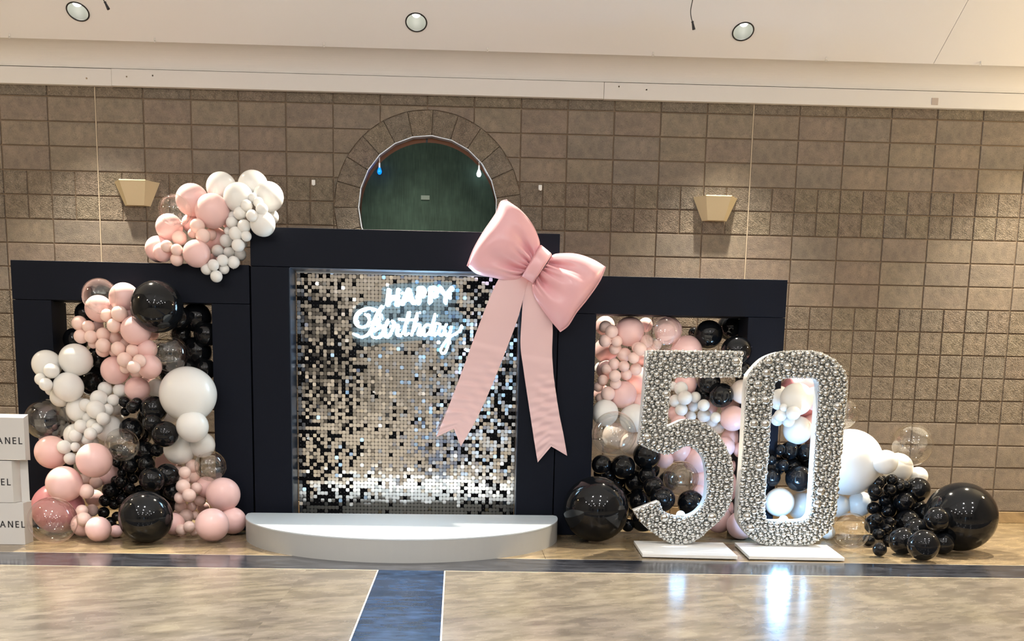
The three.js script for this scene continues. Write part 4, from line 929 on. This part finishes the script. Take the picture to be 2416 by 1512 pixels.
balloon('peach', 4.757, 1.339, 0.950, 0.044, 'thirteenth-highest small peach balloon');
balloon('peach', 4.920, 1.300, 0.950, 0.047, 'fifteenth-highest small peach balloon');
balloon('peach', 4.825, 1.228, 1.030, 0.046, 'eighteenth-highest small peach balloon');
balloon('peach', 4.780, 1.637, 1.020, 0.053, 'second-highest small peach balloon');
balloon('peach', 4.732, 1.564, 1.000, 0.051, 'third-highest small peach balloon');
balloon('peach', 4.826, 1.562, 1.010, 0.046, 'fourth-highest small peach balloon');
balloon('peach', 4.997, 1.343, 0.950, 0.050, 'fourteenth-highest small peach balloon');
balloon('peach', 5.068, 1.567, 0.980, 0.055, 'fifth-highest small peach balloon');
balloon('peach', 5.155, 1.542, 0.960, 0.043, 'sixth-highest small peach balloon');
balloon('peach', 5.005, 1.502, 1.080, 0.052, 'eighth-highest small peach balloon');
balloon('peach', 4.900, 1.457, 0.950, 0.057, 'ninth-highest small peach balloon');
balloon('peach', 4.958, 1.432, 1.060, 0.045, 'tenth-highest small peach balloon');
balloon('peach', 4.895, 1.366, 0.980, 0.045, 'twelfth-highest small peach balloon');
balloon('peach', 4.817, 1.382, 0.960, 0.046, 'eleventh-highest small peach balloon');
balloon('peach', 4.812, 1.287, 1.080, 0.048, 'sixteenth-highest small peach balloon');
balloon('peach', 4.696, 1.197, 0.950, 0.041, 'nineteenth-highest small peach balloon');
balloon('peach', 4.728, 1.251, 0.980, 0.044, 'seventeenth-highest small peach balloon');
balloon('peach', 4.771, 1.145, 1.010, 0.058, 'lowest small peach balloon');
where = 'at the top of the right garland';
balloon('clear', 5.171, 1.619, 1.140, 0.140, 'large clear balloon');
where = 'deep behind the silver five';
balloon('black', 5.346, 0.413, 0.741, 0.088, 'mid-sized black balloon');
where = 'deep behind the silver zero';
balloon('black', 6.134, 0.579, 1.084, 0.091, 'mid-sized black balloon');
where = 'behind the clear balloon on the right frame';
balloon('pearl', 4.880, 0.791, 0.752, 0.110, 'highest mid-sized cream balloon');
balloon('pearl', 5.003, 0.728, 0.847, 0.099, 'lowest mid-sized cream balloon');
where = 'behind the top right black balloons';
balloon('black', 5.803, 1.704, 0.752, 0.109, 'mid-sized black balloon');
where = 'at the top right of the right frame';
balloon('black', 5.814, 1.354, 1.171, 0.066, 'small black balloon');
balloon('black', 5.578, 1.633, 0.950, 0.114, 'mid-sized black balloon');
balloon('black', 5.745, 1.499, 1.204, 0.119, 'large black balloon');
where = 'under the bar of the silver five';
balloon('black', 5.558, 1.174, 0.950, 0.080, 'middle mid-sized black balloon');
balloon('black', 5.575, 1.256, 1.060, 0.092, 'highest mid-sized black balloon');
balloon('black', 5.663, 1.151, 1.130, 0.098, 'lowest mid-sized black balloon');
where = 'between the silver five and the silver zero';
balloon('clear', 5.805, 1.274, 0.950, 0.066, 'small clear balloon');
where = 'in the opening of the silver five';
balloon('pink', 5.411, 1.231, 0.950, 0.093, 'highest mid-sized pink balloon');
balloon('pink', 5.343, 0.996, 0.950, 0.068, 'third-highest small pink balloon');
balloon('pink', 5.356, 0.917, 1.030, 0.068, 'lowest small pink balloon');
balloon('pink', 5.036, 1.086, 0.950, 0.061, 'highest small pink balloon');
balloon('pink', 5.622, 1.050, 0.950, 0.061, 'second-highest small pink balloon');
balloon('pink', 5.795, 1.061, 0.950, 0.086, 'lowest mid-sized pink balloon');
where = 'left of the silver five';
balloon('white', 4.751, 0.991, 1.010, 0.108, 'mid-sized white balloon');
balloon('white', 4.994, 0.951, 0.980, 0.118, 'large white balloon');
where = 'just left of the silver zero';
balloon('pearl', 5.837, 1.182, 1.120, 0.098, 'mid-sized cream balloon');
where = 'between the silver five and the silver zero';
balloon('pink', 5.815, 0.798, 0.950, 0.089, 'middle mid-sized pink balloon');
balloon('pink', 5.734, 0.734, 1.050, 0.082, 'lowest mid-sized pink balloon');
balloon('pink', 5.875, 0.710, 1.040, 0.067, 'highest small pink balloon');
balloon('pink', 5.848, 0.210, 0.950, 0.060, 'lowest small pink balloon');
balloon('pink', 5.768, 0.967, 1.120, 0.102, 'highest mid-sized pink balloon');
where = 'of the white strand inside the silver five';
balloon('white', 5.467, 0.973, 0.950, 0.043, 'ninth-highest small white balloon');
balloon('white', 5.366, 1.027, 1.040, 0.051, 'seventh-highest small white balloon');
balloon('white', 5.317, 1.097, 1.020, 0.051, 'fourth-highest small white balloon');
balloon('white', 5.353, 1.198, 1.050, 0.055, 'highest small white balloon');
balloon('white', 5.473, 1.130, 1.050, 0.044, 'second-highest small white balloon');
balloon('white', 5.378, 1.124, 1.100, 0.058, 'third-highest small white balloon');
balloon('white', 5.528, 1.068, 1.120, 0.048, 'fifth-highest small white balloon');
balloon('white', 5.488, 1.057, 0.950, 0.050, 'sixth-highest small white balloon');
balloon('white', 5.631, 0.971, 1.110, 0.045, 'tenth-highest small white balloon');
balloon('white', 5.566, 0.983, 0.990, 0.056, 'eighth-highest small white balloon');
balloon('white', 5.704, 0.877, 0.950, 0.042, 'lowest small white balloon');
where = 'low on the right frame, left of the silver five';
balloon('clear', 4.787, 0.839, 1.318, 0.176, 'large clear balloon');
where = 'in the bowl of the silver five';
balloon('pink', 5.259, 0.623, 0.950, 0.081, 'second-highest mid-sized pink balloon');
balloon('pink', 5.382, 0.695, 0.950, 0.096, 'highest mid-sized pink balloon');
balloon('pink', 5.535, 0.613, 0.950, 0.111, 'third-highest mid-sized pink balloon');
balloon('pink', 5.580, 0.453, 0.950, 0.085, 'lowest mid-sized pink balloon');
balloon('pink', 5.550, 0.348, 1.010, 0.068, 'small pink balloon');
where = 'behind the largest black balloon of the right garland';
balloon('black', 4.781, 0.493, 0.950, 0.100, 'second-highest mid-sized black balloon');
balloon('black', 5.029, 0.430, 0.950, 0.096, 'fourth-highest mid-sized black balloon');
balloon('black', 5.106, 0.485, 1.050, 0.073, 'third-highest mid-sized black balloon');
balloon('black', 5.143, 0.409, 1.150, 0.087, 'fifth-highest mid-sized black balloon');
balloon('black', 5.065, 0.266, 0.950, 0.093, 'sixth-highest mid-sized black balloon');
balloon('black', 5.097, 0.126, 1.020, 0.104, 'lowest mid-sized black balloon');
balloon('black', 4.975, 0.069, 1.000, 0.053, 'small black balloon');
balloon('black', 5.101, 0.653, 1.040, 0.113, 'highest mid-sized black balloon');
where = 'at the foot of the right garland';
balloon('black', 4.730, 0.574, 1.060, 0.080, 'highest mid-sized black balloon');
balloon('black', 4.908, 0.556, 1.050, 0.100, 'lowest mid-sized black balloon');
where = 'in the bowl of the silver five';
balloon('clear', 5.370, 0.479, 1.130, 0.144, 'large clear balloon');
balloon('black', 5.197, 0.323, 1.270, 0.104, 'highest mid-sized black balloon');
balloon('black', 5.461, 0.277, 1.120, 0.107, 'lowest mid-sized black balloon');
where = 'on the floor between the silver digits';
balloon('pink', 5.883, 0.399, 0.950, 0.112, 'highest mid-sized pink balloon');
balloon('pink', 5.739, 0.125, 0.970, 0.113, 'middle mid-sized pink balloon');
balloon('pink', 5.852, 0.118, 1.240, 0.114, 'lowest mid-sized pink balloon');
where = 'on the floor left of the silver five';
balloon('black', 4.648, 0.261, 1.460, 0.256, 'giant black balloon');
where = 'seen through the top of the silver zero';
balloon('rose', 6.357, 1.150, 0.954, 0.187, 'large rose pink balloon');
where = 'seen through the right side of the silver zero';
balloon('pink', 6.406, 1.138, 1.178, 0.095, 'highest mid-sized pink balloon');
balloon('pink', 6.456, 0.907, 1.022, 0.112, 'lowest mid-sized pink balloon');
where = 'seen through the silver zero';
balloon('white', 6.138, 1.125, 1.060, 0.111, 'highest mid-sized white balloon');
balloon('white', 6.235, 1.131, 1.249, 0.129, 'large white balloon');
balloon('white', 6.299, 0.883, 1.124, 0.115, 'lowest mid-sized white balloon');
where = 'of the white cluster seen through the silver zero';
balloon('white', 6.185, 0.960, 1.235, 0.050, 'lowest small white balloon');
balloon('white', 6.101, 1.004, 1.290, 0.049, 'middle small white balloon');
balloon('white', 6.178, 1.027, 1.367, 0.056, 'highest small white balloon');
where = 'seen through the middle of the silver zero';
balloon('black', 6.386, 0.700, 1.112, 0.075, 'second-highest mid-sized black balloon');
balloon('black', 6.288, 0.571, 1.101, 0.073, 'fourth-highest mid-sized black balloon');
balloon('black', 6.245, 0.716, 1.112, 0.075, 'highest mid-sized black balloon');
balloon('black', 6.448, 0.597, 1.092, 0.075, 'third-highest mid-sized black balloon');
balloon('black', 6.089, 0.504, 1.190, 0.074, 'fifth-highest mid-sized black balloon');
balloon('black', 6.300, 0.502, 1.232, 0.107, 'lowest mid-sized black balloon');
where = 'of the small cluster seen through the silver zero';
balloon('black', 6.089, 0.645, 1.160, 0.043, 'middle small black balloon');
balloon('black', 6.157, 0.724, 1.160, 0.045, 'highest small black balloon');
balloon('black', 6.171, 0.610, 1.220, 0.045, 'lowest small black balloon');
where = 'seen through the foot of the silver zero';
balloon('white', 6.438, 0.241, 0.933, 0.118, 'mid-sized white balloon');
balloon('white', 6.159, 0.307, 1.220, 0.117, 'large white balloon');
where = 'just right of the silver zero';
balloon('clear', 6.731, 1.018, 0.938, 0.133, 'large clear balloon');
where = 'right of the silver zero';
balloon('white', 6.748, 0.250, 0.927, 0.096, 'lowest mid-sized white balloon');
balloon('white', 6.923, 0.270, 0.950, 0.106, 'highest mid-sized white balloon');
balloon('white', 6.585, 0.062, 1.180, 0.058, 'small white balloon');
where = 'right of the silver zero, the giant one';
balloon('white', 6.751, 0.628, 1.079, 0.270, 'giant white balloon');
where = 'of the white tail right of the silver zero';
balloon('white', 6.947, 0.653, 1.340, 0.096, 'highest mid-sized white balloon');
balloon('white', 7.390, 0.508, 0.950, 0.080, 'lowest mid-sized white balloon');
balloon('white', 7.213, 0.577, 0.950, 0.124, 'large white balloon');
where = 'above the black bunch, in front of the brick wall';
balloon('clear', 7.230, 0.782, 1.150, 0.168, 'large clear balloon');
where = 'on the floor right of the silver zero';
balloon('clear', 6.593, 0.144, 1.650, 0.140, 'large clear balloon');
where = 'on the floor at the right end';
balloon('black', 7.428, 0.270, 1.670, 0.264, 'giant black balloon');
where = 'deep in the floor bunch right of the silver zero';
balloon('black', 7.086, 0.248, 1.100, 0.087, 'highest mid-sized black balloon');
balloon('black', 7.098, 0.152, 1.660, 0.099, 'lowest mid-sized black balloon');
where = 'in the floor bunch right of the silver zero';
balloon('black', 6.919, 0.151, 1.300, 0.083, 'sixth-highest mid-sized black balloon');
balloon('black', 6.910, 0.106, 1.860, 0.102, 'seventh-highest mid-sized black balloon');
balloon('black', 7.222, 0.089, 1.840, 0.085, 'lowest mid-sized black balloon');
balloon('black', 7.304, 0.417, 1.150, 0.103, 'highest mid-sized black balloon');
balloon('black', 7.369, 0.229, 1.210, 0.086, 'third-highest mid-sized black balloon');
balloon('black', 7.187, 0.323, 1.190, 0.086, 'second-highest mid-sized black balloon');
balloon('black', 7.203, 0.165, 1.250, 0.099, 'fifth-highest mid-sized black balloon');
balloon('black', 7.160, 0.269, 1.850, 0.096, 'fourth-highest mid-sized black balloon');
balloon('black', 6.947, 0.119, 2.130, 0.113, 'large black balloon');
where = 'of the small black grape-like bunch';
balloon('black', 7.129, 0.450, 1.210, 0.045, 'third-highest small black balloon');
balloon('black', 7.031, 0.174, 1.320, 0.042, 'tenth-highest small black balloon');
balloon('black', 6.986, 0.125, 1.370, 0.042, 'eleventh-highest small black balloon');
balloon('black', 7.041, 0.331, 1.160, 0.049, 'sixth-highest small black balloon');
balloon('black', 7.051, 0.242, 1.200, 0.045, 'eighth-highest small black balloon');
balloon('black', 7.064, 0.501, 1.210, 0.048, 'highest small black balloon');
balloon('black', 6.949, 0.477, 1.220, 0.054, 'second-highest small black balloon');
balloon('black', 7.047, 0.423, 1.230, 0.053, 'fourth-highest small black balloon');
balloon('black', 6.906, 0.416, 1.280, 0.057, 'fifth-highest small black balloon');
balloon('black', 6.956, 0.262, 1.150, 0.052, 'seventh-highest small black balloon');
balloon('black', 6.893, 0.203, 1.390, 0.047, 'ninth-highest small black balloon');
balloon('black', 6.896, 0.093, 1.440, 0.049, 'twelfth-highest small black balloon');
balloon('black', 6.793, 0.052, 1.510, 0.047, 'thirteenth-highest small black balloon');
balloon('black', 6.695, 0.056, 1.970, 0.051, 'lowest small black balloon');
// the balloons that barely show between the others
tucked('peach', 1.622, 2.315, 1.060, 0.044);
tucked('pink', 1.078, 1.556, 0.857, 0.058);
tucked('black', 5.164, 0.518, 0.748, 0.102);
tucked('white', 2.069, 2.470, 0.950, 0.060);
tucked('white', 6.127, 0.965, 1.110, 0.055);
tucked('white', 2.021, 2.540, 1.200, 0.040);
tucked('white', 0.744, 0.838, 1.326, 0.047);
tucked('white', 0.680, 0.719, 1.275, 0.046);
tucked('black', 4.880, 0.417, 0.849, 0.083);
tucked('black', 0.847, 0.105, 1.169, 0.039);
tucked('black', 0.797, 0.056, 1.174, 0.046);
tucked('black', 7.360, 0.239, 1.000, 0.098);
tucked('black', 0.902, 0.451, 1.169, 0.038);
tucked('pink', 5.839, 0.569, 0.950, 0.045);
tucked('white', 5.644, 0.915, 0.950, 0.045);
tucked('black', 6.969, 0.046, 1.460, 0.042);
tucked('peach', 0.808, 1.409, 1.211, 0.054);
tucked('white', 1.976, 2.577, 1.160, 0.040);
tucked('black', 1.012, 0.241, 1.014, 0.107);
tucked('black', 5.505, 1.656, 0.721, 0.044);
tucked('black', 0.955, 0.937, 1.196, 0.035);
tucked('peach', 1.480, 2.319, 1.050, 0.038);
tucked('black', 1.075, 1.011, 1.282, 0.042);
tucked('pink', 0.997, 1.636, 1.218, 0.101);
tucked('white', 0.692, 0.886, 1.265, 0.046);
tucked('peach', 1.006, 1.275, 1.312, 0.042);
tucked('pink', 6.516, 0.793, 0.925, 0.086);
tucked('peach', 4.716, 1.105, 0.950, 0.041);
tucked('white', 6.116, 1.066, 1.310, 0.033);
tucked('black', 1.000, 0.576, 1.189, 0.038);
tucked('black', 1.061, 0.876, 0.936, 0.098);
tucked('peach', 1.465, 0.122, 1.168, 0.038);
tucked('peach', 0.730, 1.459, 1.200, 0.039);
tucked('black', 4.958, 0.346, 0.744, 0.095);
tucked('white', 0.453, 0.909, 0.883, 0.086);
tucked('black', 6.335, 0.668, 0.932, 0.111);
tucked('peach', 0.969, 1.461, 1.177, 0.049);
tucked('peach', 1.057, 1.243, 1.199, 0.051);
tucked('black', 7.034, 0.090, 1.260, 0.085);
tucked('black', 7.193, 0.459, 1.190, 0.037);
tucked('white', 0.379, 1.094, 1.183, 0.041);
tucked('white', 1.767, 2.336, 1.110, 0.031);
tucked('white', 5.298, 1.215, 0.980, 0.037);
tucked('white', 0.754, 0.867, 0.875, 0.077);
tucked('peach', 1.536, 0.039, 1.480, 0.034);
tucked('black', 7.157, 0.439, 1.100, 0.077);
tucked('peach', 5.109, 1.499, 0.970, 0.035);
tucked('pink', 1.607, 2.149, 0.950, 0.033);
tucked('black', 0.850, 0.392, 1.169, 0.038);
tucked('pink', 4.760, 1.138, 0.735, 0.073);
tucked('black', 1.157, 0.304, 1.094, 0.106);
tucked('black', 5.072, 0.187, 0.744, 0.095);
tucked('black', 7.178, 0.333, 1.000, 0.105);
tucked('peach', 0.900, 1.402, 1.207, 0.049);
tucked('white', 1.808, 2.444, 1.110, 0.040);
tucked('black', 6.958, 0.357, 1.150, 0.039);
tucked('peach', 1.352, 0.484, 1.172, 0.043);
tucked('peach', 4.996, 1.517, 1.000, 0.048);
tucked('black', 7.213, 0.141, 1.000, 0.107);
tucked('pink', 1.032, 1.186, 0.858, 0.060);
tucked('peach', 1.435, 0.426, 1.332, 0.043);
tucked('white', 0.698, 0.700, 1.201, 0.041);
tucked('white', 4.745, 1.347, 0.738, 0.058);
tucked('black', 7.027, 0.494, 1.150, 0.035);
tucked('black', 6.451, 0.523, 0.950, 0.105);
tucked('pink', 1.733, 2.427, 0.950, 0.053);
tucked('white', 1.875, 2.245, 1.050, 0.025);
tucked('black', 0.890, 0.146, 0.962, 0.095);
tucked('pink', 1.243, 0.102, 0.852, 0.054);
tucked('white', 0.832, 0.887, 1.317, 0.049);
tucked('black', 0.933, 0.043, 1.430, 0.039);
tucked('black', 0.756, 0.418, 0.935, 0.077);
{
  const o = new THREE.Group(); o.name = 'tucked_balloons'; scene.add(o); o.userData.kind = 'stuff';
  o.userData.label = 'balloons barely showing between the others of the garlands'; o.userData.category = 'balloons';
  for (const k of Object.keys(tuckedLists)) part(`${k}_balloons`, mergeGeometries(tuckedLists[k]), latex[k], o).userData.kind = 'stuff';
}
scene.traverse((o) => { delete o.userData.partCounts; });

renderer.render(scene, camera);
